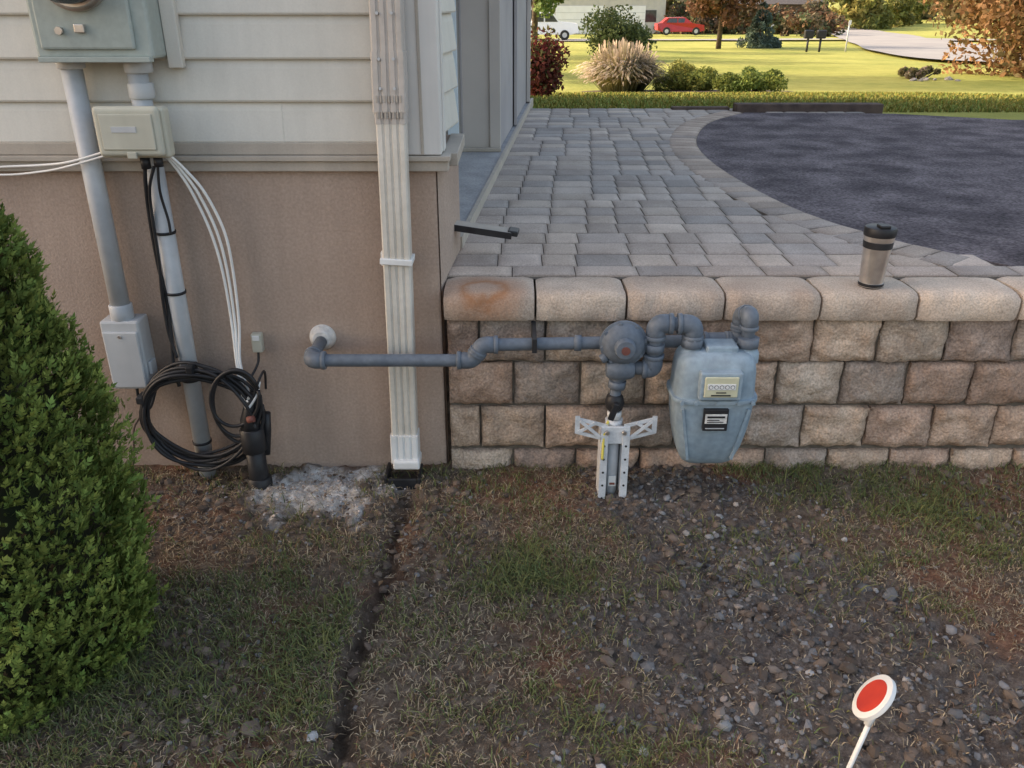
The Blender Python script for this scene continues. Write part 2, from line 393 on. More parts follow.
while len(items)<12500:
    x=random.uniform(-1.5,2.1); y=random.uniform(-1.45,-.04)
    g=gravel(x,y); wh=white(x,y)
    if random.random()>.03+.95*g*max(.06,.40+1.6*nz(x*4,y*4,31))+.5*wh+.15*bare(x,y): continue
    s=.0015+.009*random.random()**4.5
    if g>.5 and random.random()<.015: s=random.uniform(.009,.017)
    k=random.uniform(.10,.26)
    if random.random()<.05: k=.4
    if wh>.4: k=random.uniform(.45,.75); s=min(s,.004)
    c=(k*1.03,k*.98,k*.96) if random.random()<.6 else (k*1.1,k*.90,k*.76)
    items.append((x,y,gz(x,y)+s*.1,s,c))
for (x,y,s,k) in [(-.42,-1.12,.014,.5),(.18,-1.2,.014,.45),(.27,-1.16,.012,.45),(.93,-.62,.034,.13),(.98,-.66,.022,.16),(.78,-.5,.024,.15),(.45,-1.1,.02,.25),(.62,-.3,.012,.35),(.55,-.9,.02,.25),(.7,-.85,.016,.25),(.5,-.4,.014,.3),(.95,-.42,.014,.4)]:
    items.append((x,y,gz(x,y)+s*.2,s,(k,k*.98,k*.97)))
stones('gravel',items,M['rock'])
items=[]
while len(items)<5200:
    x=random.uniform(-1.5,2.1); y=random.uniform(-1.45,-.04)
    if random.random()>.06+.9*gravel(x,y)*max(0,.5+nz(x*6,y*6,33))+.8*bare(x,y)+.7*trench(x,y): continue
    s=.003+.018*random.random()**4; k=random.uniform(.6,1.3)
    if white(x,y)>.3: s*=.4
    items.append((x,y,gz(x,y),s,(.16*k,.12*k,.093*k)))
stones('soil_clods',items,M['rock'])
V=[];F=[];C=[]
for i in range(70):
    x=random.uniform(-1.2,2.0); y=random.uniform(-1.3,-.06); a=random.uniform(0,6.28); s=random.uniform(.006,.014); z=gz(x,y)+.012
    b0=len(V)
    for (u,v,h) in ((-1,0,0),(0,-.5,.3),(1,0,0),(0,.5,.4)):
        V.append((x+s*(u*math.cos(a)-v*math.sin(a)),y+s*(u*math.sin(a)+v*math.cos(a)),z+h*s))
    F.append((b0,b0+1,b0+2,b0+3)); k=random.uniform(.5,.9); C+=[(.38*k,.24*k,.13*k)]*4
obj('fallen_leaves',V,F,M['leaf'],None,C)

# ------------------------------------------------------------------ retaining wall
wall=empty('retaining_wall')
box('wall_core',-.195,6.6,-.012,.10,-.3,.535,M['sand'],wall,bev=0)
A=Acc(); tan=[(.58,.42,.31),(.49,.35,.265),(.62,.47,.35),(.45,.345,.28),(.53,.375,.28),(.48,.39,.32),(.60,.485,.38)]
tops=[.531,.383,.231,.075]; hh=.148
for ci,zt in enumerate(tops):
    x=-.2; first=True
    while x<6.5:
        L_=.205+random.uniform(-.004,.004)
        if first: L_=[.10,.205,.10,.205][ci] ; first=False
        col=random.choice(tan); k=random.uniform(.80,1.08); col=tuple(v*k for v in col)
        near=x<2.6
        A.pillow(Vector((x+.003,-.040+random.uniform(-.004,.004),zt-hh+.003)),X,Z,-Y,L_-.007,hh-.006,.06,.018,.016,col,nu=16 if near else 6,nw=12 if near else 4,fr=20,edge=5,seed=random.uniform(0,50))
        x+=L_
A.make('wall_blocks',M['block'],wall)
A=Acc(); x=-.205; ci=0
capm=M['cap']
while x<6.5:
    L_=[.275,.27,.29,.285,.29,.30][ci%6]
    k=random.uniform(.90,1.08); base=(.60,.49,.39) if random.random()<.6 else (.57,.455,.36); col=tuple(v*k for v in base)
    nxs=16; dy_=random.uniform(-.003,.003); tl=random.uniform(-.002,.002)
    prof_=[(-.064,.533),(-.070,.545),(-.071,.575),(-.069,.598),(-.062,.611),(-.048,.619),(-.02,.621),(.03,.621),(.08,.620),(.104,.617),(.112,.608),(.112,.56),(.112,.535)]
    b0=len(A.V); sd=random.uniform(0,99)
    for i in range(nxs+1):
        a=i/nxs; e=min(1,min(a,1-a)*12); xx=x+.003+a*(L_-.007)
        for (py,pz) in prof_:
            yy=py+dy_+(1-e)*.011*(1 if py<0 else -.3); zz=pz+tl-(1-e)*.008*(1 if pz>.6 else 0)
            n0=nz(xx*20+sd,yy*20,zz*20)+.6*nz(xx*60+sd,yy*60,zz*60)
            A.V.append(Vector((xx,yy-(.008*n0 if py<0 else 0),zz+.0026*n0))); A.C.append(col)
    npf=len(prof_)
    for i in range(nxs):
        for j in range(npf-1):
            q=b0+i*npf+j; A.F.append((q,q+npf,q+npf+1,q+1))
    A.F.append(tuple(b0+j for j in range(npf))); A.F.append(tuple(b0+nxs*npf+j for j in range(npf))[::-1])
    x+=L_; ci+=1
nt=capm.node_tree;N=nt.nodes;L=nt.links;b=N['Principled BSDF']; src=b.inputs['Base Color'].links[0].from_socket
tc=N.new('ShaderNodeTexCoord'); vs=N.new('ShaderNodeVectorMath'); vs.operation='SUBTRACT'; vs.inputs[1].default_value=(-.085,-.02,.615)
nn=N.new('ShaderNodeTexNoise'); nn.inputs['Scale'].default_value=16; nn.inputs['Detail'].default_value=6; L.new(tc.outputs['Object'],nn.inputs['Vector'])
L.new(tc.outputs['Object'],vs.inputs[0])
le=N.new('ShaderNodeVectorMath'); le.operation='LENGTH'; L.new(vs.outputs[0],le.inputs[0])
ad=N.new('ShaderNodeMath'); ad.operation='MULTIPLY_ADD'; ad.inputs[1].default_value=.07; L.new(nn.outputs['Fac'],ad.inputs[0]); L.new(le.outputs['Value'],ad.inputs[2])
rr=N.new('ShaderNodeValToRGB'); e=rr.color_ramp.elements; e[0].position=.075; e[0].color=(.30,.30,.30,1); e[1].position=.18; e[1].color=(0,0,0,1); k=e.new(.098); k.color=(.8,.8,.8,1); k=e.new(.118); k.color=(.45,.45,.45,1); k=e.new(.145); k.color=(.28,.28,.28,1)
L.new(ad.outputs[0],rr.inputs['Fac'])
mx=N.new('ShaderNodeMix'); mx.data_type='RGBA'; L.new(rr.outputs['Color'],mx.inputs[0]); L.new(src,mx.inputs[6]); mx.inputs[7].default_value=(.34,.14,.05,1); L.new(mx.outputs[2],b.inputs['Base Color'])
A.make('wall_caps',capm,wall)

# ------------------------------------------------------------------ asphalt driveway + pavers
curve=[(1.64,.19),(1.47,.396),(1.318,.627),(1.177,1.0),(1.087,1.62),(1.068,2.33),(1.15,2.955),(1.394,3.7),(1.784,4.28)]
def cr(P,n=10):
    out=[]
    for i in range(len(P)-1):
        p0=P[max(i-1,0)];p1=P[i];p2=P[i+1];p3=P[min(i+2,len(P)-1)]
        for k in range(n):
            t=k/n; out.append(tuple(.5*((2*p1[d])+(-p0[d]+p2[d])*t+(2*p0[d]-5*p1[d]+4*p2[d]-p3[d])*t*t+(-p0[d]+3*p1[d]-3*p2[d]+p3[d])*t**3) for d in range(len(p1))))
    out.append(tuple(P[-1])); return out
cv=cr(curve)
poly=cv+[(2.9,4.2),(3.6,3.85),(9,3.6),(9,.19)]
from mathutils.geometry import intersect_point_line
def dcurve(x,y):
    best=9
    for a,b_ in zip(cv,cv[1:]):
        p,t=intersect_point_line(Vector((x,y,0)),Vector((*a,0)),Vector((*b_,0))); t=max(0,min(1,t))
        q=Vector((*a,0)).lerp(Vector((*b_,0)),t); best=min(best,(q-Vector((x,y,0))).length)
    return best
def inside(x,y):
    c=False;n=len(poly)
    for i in range(n):
        x1,y1=poly[i];x2,y2=poly[(i+1)%n]
        if (y1>y)!=(y2>y) and x<(x2-x1)*(y-y1)/(y2-y1)+x1: c=not c
    return c
bm=bmesh.new(); vs_=[bm.verts.new((x,y,.617)) for x,y in poly]; f=bm.faces.new(vs_)
r_=bmesh.ops.extrude_face_region(bm,geom=[f]); 
for v in [g for g in r_['geom'] if isinstance(g,bmesh.types.BMVert)]: v.co.z-=.05
bmesh.ops.recalc_face_normals(bm,faces=bm.faces)
me=bpy.data.meshes.new('asphalt_driveway'); bm.to_mesh(me); bm.free(); me.materials.append(M['asphalt']); o=bpy.data.objects.new('asphalt_driveway',me); COL.objects.link(o)
SK=.078
def edge_x(y): return -.179+SK*(y-.40)
obj('paving_bed',[(edge_x(.08)-.03,.10,.610),(1.9,.10,.610),(9,.10,.610),(9,.3,.610),(2.2,.3,.610),(2.6,4.55,.610),(edge_x(4.55)-.03,4.55,.610)],[(0,1,4,5,6),(1,2,3,4)],M['sand'])
A=Acc(); y=.118; row=0
pc=[(.50,.44,.39),(.43,.385,.35),(.48,.42,.37),(.39,.36,.335),(.54,.47,.405)]
while y<4.5:
    h=.10 if row==0 else random.choice([.135,.14,.145])
    x=edge_x(y)
    seqr=random.Random(row//4+5)
    while x<2.6:
        L_=seqr.choice([.115,.145,.145,.18]) if row else .2
        L_+=random.uniform(-.002,.002)
        cx,cy=x+L_/2,y+h/2
        if not inside(cx,cy) and (dcurve(cx,cy)>.115 or cy<.3 ):
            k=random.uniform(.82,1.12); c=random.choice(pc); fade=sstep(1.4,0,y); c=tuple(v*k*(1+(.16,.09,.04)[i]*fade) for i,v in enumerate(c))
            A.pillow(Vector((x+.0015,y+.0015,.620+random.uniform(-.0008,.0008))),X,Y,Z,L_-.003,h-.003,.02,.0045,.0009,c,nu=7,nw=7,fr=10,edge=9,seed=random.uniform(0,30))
        x+=L_
    y+=h; row+=1
step=.105; P=[Vector(c) for c in cv]; samples=[]; d=0
for a,b_ in zip(P,P[1:]):
    l=(b_-a).length
    while d<=l: samples.append((a+(b_-a)*(d/l),(b_-a).normalized())); d+=step
    d-=l
for p,t in samples:
    if p.y<.30: continue
    nrm=Vector((-t.y,t.x))
    if nrm.x>0: nrm=-nrm
    k=random.uniform(.85,1.1); c=tuple(v*k for v in random.choice([(.47,.39,.325),(.43,.37,.325),(.50,.41,.34)]))
    o3=Vector((p.x-t.x*step/2,p.y-t.y*step/2,.6245)); T3=Vector((t.x,t.y,0)); N3=Vector((nrm.x,nrm.y,0))
    if T3.cross(N3).z<0: o3=o3+T3*step; T3=-T3
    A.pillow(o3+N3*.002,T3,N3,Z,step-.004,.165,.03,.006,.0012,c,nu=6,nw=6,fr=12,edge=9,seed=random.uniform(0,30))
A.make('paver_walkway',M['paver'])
te=empty('timber_edging'); box('timber',1.72,2.85,4.30,4.42,.58,.675,M['timber'],te,bev=.008)
box('timber_return',1.25,1.70,4.42,4.50,.58,.64,M['timber'],te,bev=.008)

# ------------------------------------------------------------------ house
house=empty('house')
HX0=-14.5
box('foundation_front',HX0,-.215,0,.4,-.3,1.0,M['stucco'],house,bev=.006)
obj('foundation_side',[(-.212,.0,-.3),(edge_x(.42),.42,-.3),(edge_x(.42),.42,1.0),(-.212,.0,1.0),(-.26,.0,1.0),(-.26,.42,1.0),(-.26,.42,-.3),(-.26,0.0,-.3)],[(0,1,2,3),(1,6,5,2),(3,2,5,4)],M['stucco'],house)
box('main_body',HX0,-.26,.03,.41,1.0,6.2,M['siding'],house,bev=0)
box('rear_body',HX0,-1.3,.41,9.0,-.2,6.2,M['siding'],house,bev=0)
box('recess_ceiling',-1.3,-.05,.41,4.8,3.2,6.2,M['siding'],house,bev=0)
box('drip_ledge',HX0,-.172,-.035,.03,.992,1.006,M['trim'],house,bev=.002)
box('drip_ledge_fascia',HX0,-.178,-.022,.02,.962,.991,M['trim'],house,bev=.003)
box('starter_trim',HX0,-.306,-.016,.02,1.007,1.040,M['trim'],house,bev=.002)
box('drip_ledge_side',-.2,-.155,.032,.42,.968,1.004,M['trim'],house,bev=.002)
def laps(name,p0,p1,out,z0,z1,exp,mat):
    V=[];F=[]; z=z0; i=0
    p0=Vector(p0);p1=Vector(p1);out=Vector(out); ln=(p1-p0).length
    while z<z1:
        js=[ln-.33-1.15*((i*3)%4)*.7, ln-4-(i*5)%3] if ln>8 else []
        joints=[0.0]+sorted(js)+[ln]
        for k in range(len(joints)-1):
            a=p0+(p1-p0)*(joints[k]/ln); b2=p0+(p1-p0)*(joints[k+1]/ln); ex=.0012*(k%2)
            pr=[(.002,0),(.019,.002),(.0215,.007),(.018,exp*.35),(.012,exp*.8),(.006,exp+.002)]
            b0=len(V)
            for q in (a,b2):
                for (o_,h) in pr: V.append(q+out*(o_+ex)+Z*(z+h))
            n=len(pr)
            for j in range(n-1): F.append((b0+j,b0+n+j,b0+n+j+1,b0+j+1))
            F.append(tuple(b0+j for j in range(n))); F.append(tuple(b0+n+j for j in range(n))[::-1])
        z+=exp; i+=1
    return obj(name,V,F,mat,house)
laps('front_siding',(HX0,.012,0),(-.303,.012,0),(0,-1,0),1.036,6.1,.109,M['siding'])
laps('side_siding',(-.232,.1,0),(-.225+.03,.42,0),(1,0,0),1.036,6.1,.109,M['siding'])
box('corner_post',-.302,-.196,-.024,.035,1.008,6.1,M['cornerw'],house,bev=.003)
box('corner_post_lip',-.308,-.300,-.030,.02,1.008,6.1,M['trim'],house,bev=.001)
box('corner_post_groove',-.252,-.244,-.0275,.0,1.008,6.1,M['trim'],house,bev=.001)
box('corner_post_side',-.205,-.192,.036,.10,1.008,6.1,M['cornerw'],house,bev=.002)
sl=[(-1.3,.42),(edge_x(.42),.42),(edge_x(4.9),4.9),(-1.3,4.9)]
V=[(x,y,z) for z in (.5,.655) for x,y in sl]
obj('entry_slab',V,[(3,2,1,0),(4,5,6,7),(0,1,5,4),(1,2,6,5),(2,3,7,6),(3,0,4,7)],M['conc'],house)
V=[]
for z in (.60,.660):
    V+=[(edge_x(.42)-.010,.42,z),(edge_x(.42)+.006,.42,z),(edge_x(4.9)+.006,4.9,z),(edge_x(4.9)-.010,4.9,z)]
obj('slab_edge_board',V,[(4,5,6,7),(0,1,5,4),(1,2,6,5),(2,3,7,6),(3,0,4,7)],M['trim'],house)
yp=2.26
def px(y): return edge_x(y)-.035
V=[(x,y,z) for z in (.66,3.2) for x,y in ((-1.3,yp),(px(yp),yp),(px(4.85),4.85),(-1.3,4.85))]
obj('garage_pier',V,[(0,1,5,4),(2,3,7,6)],M['pier'],house); obj('garage_pier_side',V,[(1,2,6,5)],M['piers'],house)
box('jamb_strip',-.345,-.285,yp-.02,yp-.002,.662,3.1,M['bluew'],house,bev=.002)
box('pier_corner_trim',px(yp)-.05,px(yp)+.008,yp-.014,yp+.05,.664,3.1,M['pier'],house,bev=.003)
box('pier_reveal',-.272,-.262,yp-.010,yp-.001,.664,3.1,M['piers'],house,bev=.001)
box('pier_side_trim',px(3.3),px(3.3)+.02,3.2,3.35,.664,3.1,M['piers'],house,bev=.003)
box('pier_side_trim_far',px(4.6),px(4.6)+.03,4.55,4.85,.664,3.1,M['pier'],house,bev=.003)
box('threshold',-.36,px(yp)+.01,yp-.05,yp-.021,.656,.675,M['trim'],house,bev=.003)
box('window_frame',-4.2,-2.8,-.03,.02,1.9,3.0,M['cornerw'],house,bev=.01); box('window_glass',-4.1,-2.9,-.034,-.02,2.0,2.9,M['glass'],house,bev=.002)
V=[(HX0-.4,-.3,6.0),(.2,-.3,6.0),(.2,9.3,6.0),(HX0-.4,9.3,6.0),(HX0-.4,4.5,7.8),(.2,4.5,7.8)]
obj('roof',V,[(0,1,5,4),(2,3,4,5),(1,2,5),(3,0,4),(3,2,1,0)],M['roof'],house)

ms=empty('metal_flashing_strip')
R=Matrix.Rotation(math.radians(-6),4,'Z')@Matrix.Rotation(math.radians(7),4,'Y')
box('strip',-.215,.0,.28,.345,.715,.725,M['trim'],ms,bev=.002,rot=R)
box('strip_fold',-.215,.0,.277,.281,.704,.725,M['black'],ms,bev=.001,rot=R)
box('strip_tip',-.012,.022,.275,.335,.698,.716,M['black'],ms,bev=.004,rot=R)

# ------------------------------------------------------------------ downspout
ds=empty('downspout')
def dspart(name,x0,x1,zt,zb,w_,d,yc,mat):
    hw=w_/2;hd=d/2
    fr=[(-1,0),(-.94,1),(-.62,1),(-.56,.86),(-.44,.86),(-.38,1),(-.12,1),(-.06,.86),(.06,.86),(.12,1),(.38,1),(.44,.86),(.56,.86),(.62,1),(.94,1),(1,0)]
    pts_=[(-hw,hd),(-hw,-hd+.004)]+[(-hw+.004,-hd)]
    for a,b_ in fr[2:-2]: pts_.append((a*hw,-hd*b_))
    pts_+=[(hw-.004,-hd),(hw,-hd+.004),(hw,hd)]
    n=len(pts_);V=[]
    for (xc,z) in ((x0,zt),(x1,zb)):
        for a,b_ in pts_: V.append((xc+a,yc+b_,z))
    F=[(i,(i+1)%n,n+(i+1)%n,n+i) for i in range(n)]+[tuple(range(n)),tuple(range(n,2*n))[::-1]]
    return obj(name,V,F,mat,ds)
def dx(z): return -.318-.020*(1.4-z)/1.3
dspart('upper_pipe',dx(6),dx(1.10),6.0,1.10,.083,.058,-.072,M['downsp2'])
dspart('joint_sleeve',dx(1.30),dx(1.06),1.28,1.13,.088,.062,-.072,M['downsp2'])
dspart('lower_pipe',dx(1.10),dx(.14),1.10,.14,.078,.056,-.072,M['downsp'])
dspart('outlet_elbow',dx(.17),dx(.08),.165,.07,.086,.064,-.078,M['white'])
box('outlet_lip',dx(.08)-.036,dx(.08)+.048,-.125,-.05,.055,.085,M['white'],ds,bev=.006)
box('strap',dx(.7)-.046,dx(.7)+.046,-.107,-.03,.715,.732,M['white'],ds,bev=.002,rot=Matrix.Rotation(math.radians(4),4,'Y'))
box('strap_lower',dx(.7)-.05,dx(.7)-.03,-.06,-.0,.70,.74,M['white'],ds,bev=.002)
for z in (1.37,1.262,1.19):
    cyl('screw_%d'%int(z*100),(dx(z)+.015,-.106,z),(dx(z)+.015,-.1005,z),.004,M['boxl'],ds,seg=10)
    cyl('screw_l%d'%int(z*100),(dx(z)-.022,-.106,z),(dx(z)-.022,-.1005,z),.004,M['boxl'],ds,seg=10)
for k in range(7):
    for zz in (1.155,1.115): box('crimp_%d_%d'%(k,int(zz*1000)),dx(1.1)-.034+k*.0105,dx(1.1)-.029+k*.0105,-.1045,-.1000,zz,zz+.018,M['trim'],ds,bev=.0008)
dr=empty('drain_inlet'); box('drain_rim_left',-.405,-.395,-.13,-.03,-.03,.03,M['black'],dr); box('drain_rim_right',-.30,-.29,-.13,-.03,-.03,.026,M['black'],dr)
box('drain_rim_front',-.394,-.301,-.13,-.12,-.03,.024,M['black'],dr); box('drain_floor',-.394,-.301,-.119,-.03,-.04,-.005,M['black'],dr)

# ------------------------------------------------------------------ electrical
ES=.026
em=empty('electric_meter_box',.03)
box('enclosure',-1.245,-.945,-.11,-.003,1.262,1.80,M['boxg'],em,bev=.008)
box('enclosure_cover',-1.225,-.985,-.122,-.109,1.285,1.78,M['boxg'],em,bev=.006)
box('backing_plate',-.944,-.905,-.030,-.004,1.235,1.8,M['siding'],em,bev=.003)
box('cover_bottom_lip',-1.235,-.95,-.128,-.100,1.255,1.268,M['boxg'],em,bev=.002)
_c=(-1.105,-.12,1.462)
lathe('socket_ring',[(0,.088),(.02,.088),(.024,.082),(.03,.078)],_c,(0,-1,0),M['steel'],em)
lathe('glass_dome',[(.025,.072),(.08,.070),(.10,.055),(.108,.03),(.11,0)],_c,(0,-1,0),M['glass'],em)
cyl('hub_nut',(-1.165,-.12,1.33),(-1.165,-.135,1.33),.010,M['steel'],em,seg=6)
box('seal_tag',-1.125,-1.10,-.134,-.123,1.325,1.345,M['steel'],em,bev=.002)
c1=empty('electrical_conduit',.02)
tube('conduit',[(-1.185,-.045,1.27),(-1.185,-.045,.52)],.0275,M['pvc'],c1,20)
cyl('connector',(-1.185,-.045,1.262),(-1.185,-.045,1.235),.036,M['boxl'],c1,bev=.003)
cyl('coupling',(-1.185,-.045,.58),(-1.185,-.045,.53),.033,M['pvc'],c1,bev=.003)
cbx=empty('conduit_junction_box',.02)
box('body',-1.243,-1.128,-.080,-.003,.315,.535,M['boxl'],cbx,bev=.006); box('cover',-1.238,-1.133,-.088,-.079,.322,.505,M['boxl'],cbx,bev=.005)
cyl('screw',(-1.185,-.092,.49),(-1.185,-.087,.49),.005,M['steel'],cbx,seg=8)
box('hinge_tab',-1.127,-1.117,-.07,-.03,.36,.40,M['boxl'],cbx,bev=.002)
c2=empty('electrical_conduit',.012)
tube('conduit',[(-1.005,-.045,1.27),(-1.005,-.045,-.06)],.0265,M['pvc'],c2,20)
cyl('connector',(-1.0,-.045,1.262),(-1.0,-.045,1.225),.036,M['boxl'],c2,bev=.003)
cyl('coupling',(-1.002,-.045,1.20),(-1.002,-.045,1.16),.033,M['boxl'],c2,bev=.003)
for z in (.80,.62,.34,.12):
    cyl('tie_%d'%int(z*100),(-1.005,-.045,z),(-1.005,-.045,z-.008),.0295,M['black'],c2)
db=empty('telephone_junction_box',.03)
box('base',-1.128,-.942,-.120,-.075,1.015,1.145,M['boxc'],db,bev=.010,seg=4); box('lid',-1.122,-.948,-.142,-.119,1.022,1.150,M['boxc'],db,bev=.012,seg=4)
box('lid_panel',-1.105,-.965,-.146,-.1415,1.04,1.132,M['boxc'],db,bev=.003)
box('label',-1.075,-1.01,-.1475,-.1455,1.085,1.10,M['boxl'],db,bev=.0005); box('bracket',-1.05,-.98,-.074,-.004,1.04,1.12,M['boxl'],db,bev=.002)
box('latch',-1.045,-1.02,-.148,-.141,1.018,1.035,M['boxc'],db,bev=.002)
cyl('gland',(-1.02,-.10,1.015),(-1.02,-.10,.985),.013,M['black'],db); cyl('gland_b',(-.985,-.10,1.015),(-.985,-.10,.99),.012,M['black'],db)
bc=empty('black_cable',ES)
def sm(pts,n=8): return [Vector(p) for p in cr([tuple(p) for p in pts],n)]
tube('feed',sm([(-1.02,-.10,.99),(-1.032,-.09,.93),(-1.046,-.07,.82),(-1.050,-.06,.70),(-1.044,-.06,.60),(-1.046,-.07,.48),(-1.05,-.08,.40),(-1.04,-.09,.33)]),.0060,M['black'],bc,8)
tube('feed_second',sm([(-.995,-.10,.99),(-1.02,-.095,.93),(-1.034,-.08,.84),(-1.038,-.078,.72),(-1.050,-.07,.62),(-1.052,-.07,.50),(-1.035,-.08,.42)]),.0048,M['black'],bc,8)
tube('feed_third',sm([(-.985,-.10,.99),(-.995,-.09,.92),(-.990,-.08,.84),(-.99,-.08,.80)]),.004,M['black'],bc,8)
for k in range(9):
    cx=-.985+random.uniform(-.014,.014); cz=.245+random.uniform(-.02,.014); ra=.170+random.uniform(-.014,.016); rb=.150+random.uniform(-.014,.016); ph=random.uniform(0,6)
    tube('coil_%d'%k,[(cx+ra*math.cos(a)*(1+.04*math.sin(2*a+ph)),-.095-.010*(k%4)+.012*math.sin(a*2+ph),cz+rb*math.sin(a)*(1+.05*math.sin(3*a+ph))) for a in np.linspace(0,2*math.pi,44)],.0056,M['black'],bc,8)
for k in range(3):
    tube('coil_small_%d'%k,[(-.86+.075*math.cos(a),-.12-.008*k,.27+.02*k+.10*math.sin(a)+.02*math.sin(a+k)) for a in np.linspace(.3,2*math.pi+.1,36)],.0055,M['black'],bc,8)
tube('tail_a',sm([(-.98,-.1,.41),(-.90,-.11,.385),(-.83,-.12,.33),(-.80,-.12,.27),(-.815,-.12,.20)]),.006,M['black'],bc,8)
tube('tail_b',sm([(-.83,-.11,.24),(-.80,-.12,.33),(-.785,-.08,.37),(-.79,-.04,.35),(-.80,-.02,.29)]),.004,M['black'],bc,8)
tube('left_tail',sm([(-1.19,-.05,.31),(-1.185,-.06,.27),(-1.16,-.06,.24),(-1.14,-.04,.29)]),.005,M['black'],bc,8)
tube('ground_lead',sm([(-1.16,-.03,.30),(-1.19,-.02,.22),(-1.24,-.02,.15),(-1.26,-.02,.05),(-1.27,-.05,-.02)]),.003,M['timber'],bc,8)
for i_,(x_,z_) in enumerate([(-1.15,.30),(-.83,.16),(-.985,.40)]): 
    box('tape_%d'%i_,x_-.011,x_+.011,-.135,-.085,z_-.012,z_+.012,M['black'],bc,bev=.004)
wc_=empty('white_cable',ES)
for k,(ox,oz) in enumerate([(0,0),(.010,.0),(.022,.012)]):
    tube('strand_%d'%k,sm([(-.965+ox*.5,-.09,1.02),(-.945+ox,-.07,.975),(-.918+ox*1.6,-.06,.91),(-.888+ox*1.8,-.05,.80),(-.872+ox*1.4,-.045,.68),(-.866+ox,-.05,.52),(-.862+ox*.5,-.07,.40),(-.85+ox,-.10,.315),(-.825,-.12,.29+oz)]),.0043,M['white'],wc_,8)
tube('loop',sm([(-.85,-.10,.315),(-.83,-.13,.275),(-.80,-.12,.31),(-.79,-.10,.35)]),.004,M['white'],wc_,8)
lw=empty('white_cable')
tube('strand_a',sm([(-2.2,-.03,.93),(-1.7,-.03,.955),(-1.45,-.03,.975),(-1.3,-.05,.985),(-1.2,-.08,1.0),(-1.09,-.09,1.03)]),.0034,M['white'],lw,8)
tube('strand_b',sm([(-2.2,-.03,.97),(-1.7,-.03,.975),(-1.45,-.03,.955),(-1.3,-.05,.968),(-1.2,-.08,.99),(-1.09,-.09,1.02)]),.003,M['white'],lw,8)
tg=empty('cable_splice_box'); box('body',-.797,-.765,-.03,-.003,.415,.475,M['boxc'],tg,bev=.004); box('cap',-.792,-.770,-.034,-.0295,.455,.472,M['white'],tg,bev=.002)
tube('lead',sm([(-.782,-.02,.415),(-.785,-.03,.38),(-.80,-.06,.35)]),.004,M['black'],tg,8)
sp=empty('black_standpipe',ES)
tube('pipe',[(-.83,-.115,.17),(-.822,-.13,-.06)],.030,M['black'],sp,22); cyl('coupling',(-.831,-.113,.20),(-.829,-.117,.12),.037,M['black'],sp,bev=.004)
cyl('coupling_low',(-.826,-.121,.03),(-.823,-.128,-.05),.038,M['black'],sp,bev=.004)
tube('cable_bundle',[(-.83,-.115,.19),(-.832,-.115,.23),(-.822,-.11,.28),(-.81,-.10,.31)],[.030,.028,.020,.012],M['black'],sp,12)
tube('pipe_branch',[(-.80,-.10,.10),(-.79,-.09,.18),(-.785,-.09,.24)],.012,M['black'],sp,12)
cyl('copper_clamp',(-.826,-.15,.245),(-.806,-.15,.25),.010,M['orange'],sp)

# ------------------------------------------------------------------ gas installation
gp=empty('gas_pipe')
r=.0185; py=-.175
pipe_run('house_line',[(-.583,.0,.452),(-.583,py,.452),(-.115,py,.452),(-.085,py,.50),(.60,py+.04,.498),(.66,py+.04,.50),(.66,py+.04,.58),(.668,py-.02,.60),(.668,py-.02,.50)],r,M['pipe'],gp,fil=.03)
lathe('wall_sleeve',[(0,.041),(.010,.039),(.018,.033),(.03,.026)],(-.583,0.0,.456),(0,-1,0),M['caulk'],gp)
box('pipe_clamp',.057,.071,py-.028,-.05,.485,.528,M['black'],gp,bev=.002)
cyl('union',(.18,py+.018,.499),(.20,py+.017,.499),.025,M['pipe'],gp,seg=8)
rg=empty('gas_regulator')
rc=(.316,-.20,.515)
lathe('diaphragm_case',[(-.035,.03),(-.03,.052),(-.006,.062),(-.004,.068),(.004,.068),(.006,.062),(.020,.055),(.032,.040),(.034,.030),(.052,.029),(.056,.026),(.058,.0)],rc,(0,-1,0),M['pipe'],rg)
lathe('tag_disc',[(0,.012),(.003,.012),(.0035,0)],(.316,-.2585,.515),(0,-1,0),M['orange'],rg)
for k in range(8):
    a=k*math.pi/4+.2; cyl('bolt_%d'%k,(rc[0]+.060*math.cos(a),-.212,rc[2]+.060*math.sin(a)),(rc[0]+.060*math.cos(a),-.190,rc[2]+.060*math.sin(a)),.0065,M['pipe'],rg,seg=6)
cyl('neck',(.316,-.19,.46),(.309,-.19,.40),.026,M['pipe'],rg,r2=.022,bev=.002)
lathe('body_casting',[(-.04,.022),(-.03,.03),(0,.034),(.03,.03),(.04,.024)],(.312,-.19,.432),(1,0,0),M['pipe'],rg)
cyl('vent',(.27,-.2,.475),(.255,-.2,.465),.014,M['pipe'],rg,bev=.002)
rs=empty('gas_riser')
tube('riser',[(.309,-.19,.41),(.300,-.19,.33),(.304,-.19,.23)],.0165,M['pipe'],rs,18)
tube('riser_lower',[(.304,-.19,.229),(.305,-.19,-.05)],.0175,M['pvc'],rs,18)
cyl('hex_union',(.307,-.19,.395),(.305,-.19,.372),.026,M['pipe'],rs,seg=8)
lathe('valve_body',[(-.026,.018),(-.02,.024),(0,.029),(.02,.024),(.026,.018)],(.302,-.19,.325),(0,0,1),M['black'],rs)
cyl('valve_stem',(.302,-.19,.325),(.302,-.235,.328),.012,M['black'],rs,bev=.002)
box('valve_handle',.285,.303,-.245,-.234,.29,.345,M['black'],rs,bev=.003,rot=Matrix.Rotation(.3,4,'Y'))
cyl('white_tape',(.303,-.19,.298),(.303,-.19,.275),.021,M['white'],rs); cyl('lower_union',(.303,-.19,.272),(.303,-.19,.245),.026,M['galv'],rs,seg=8)
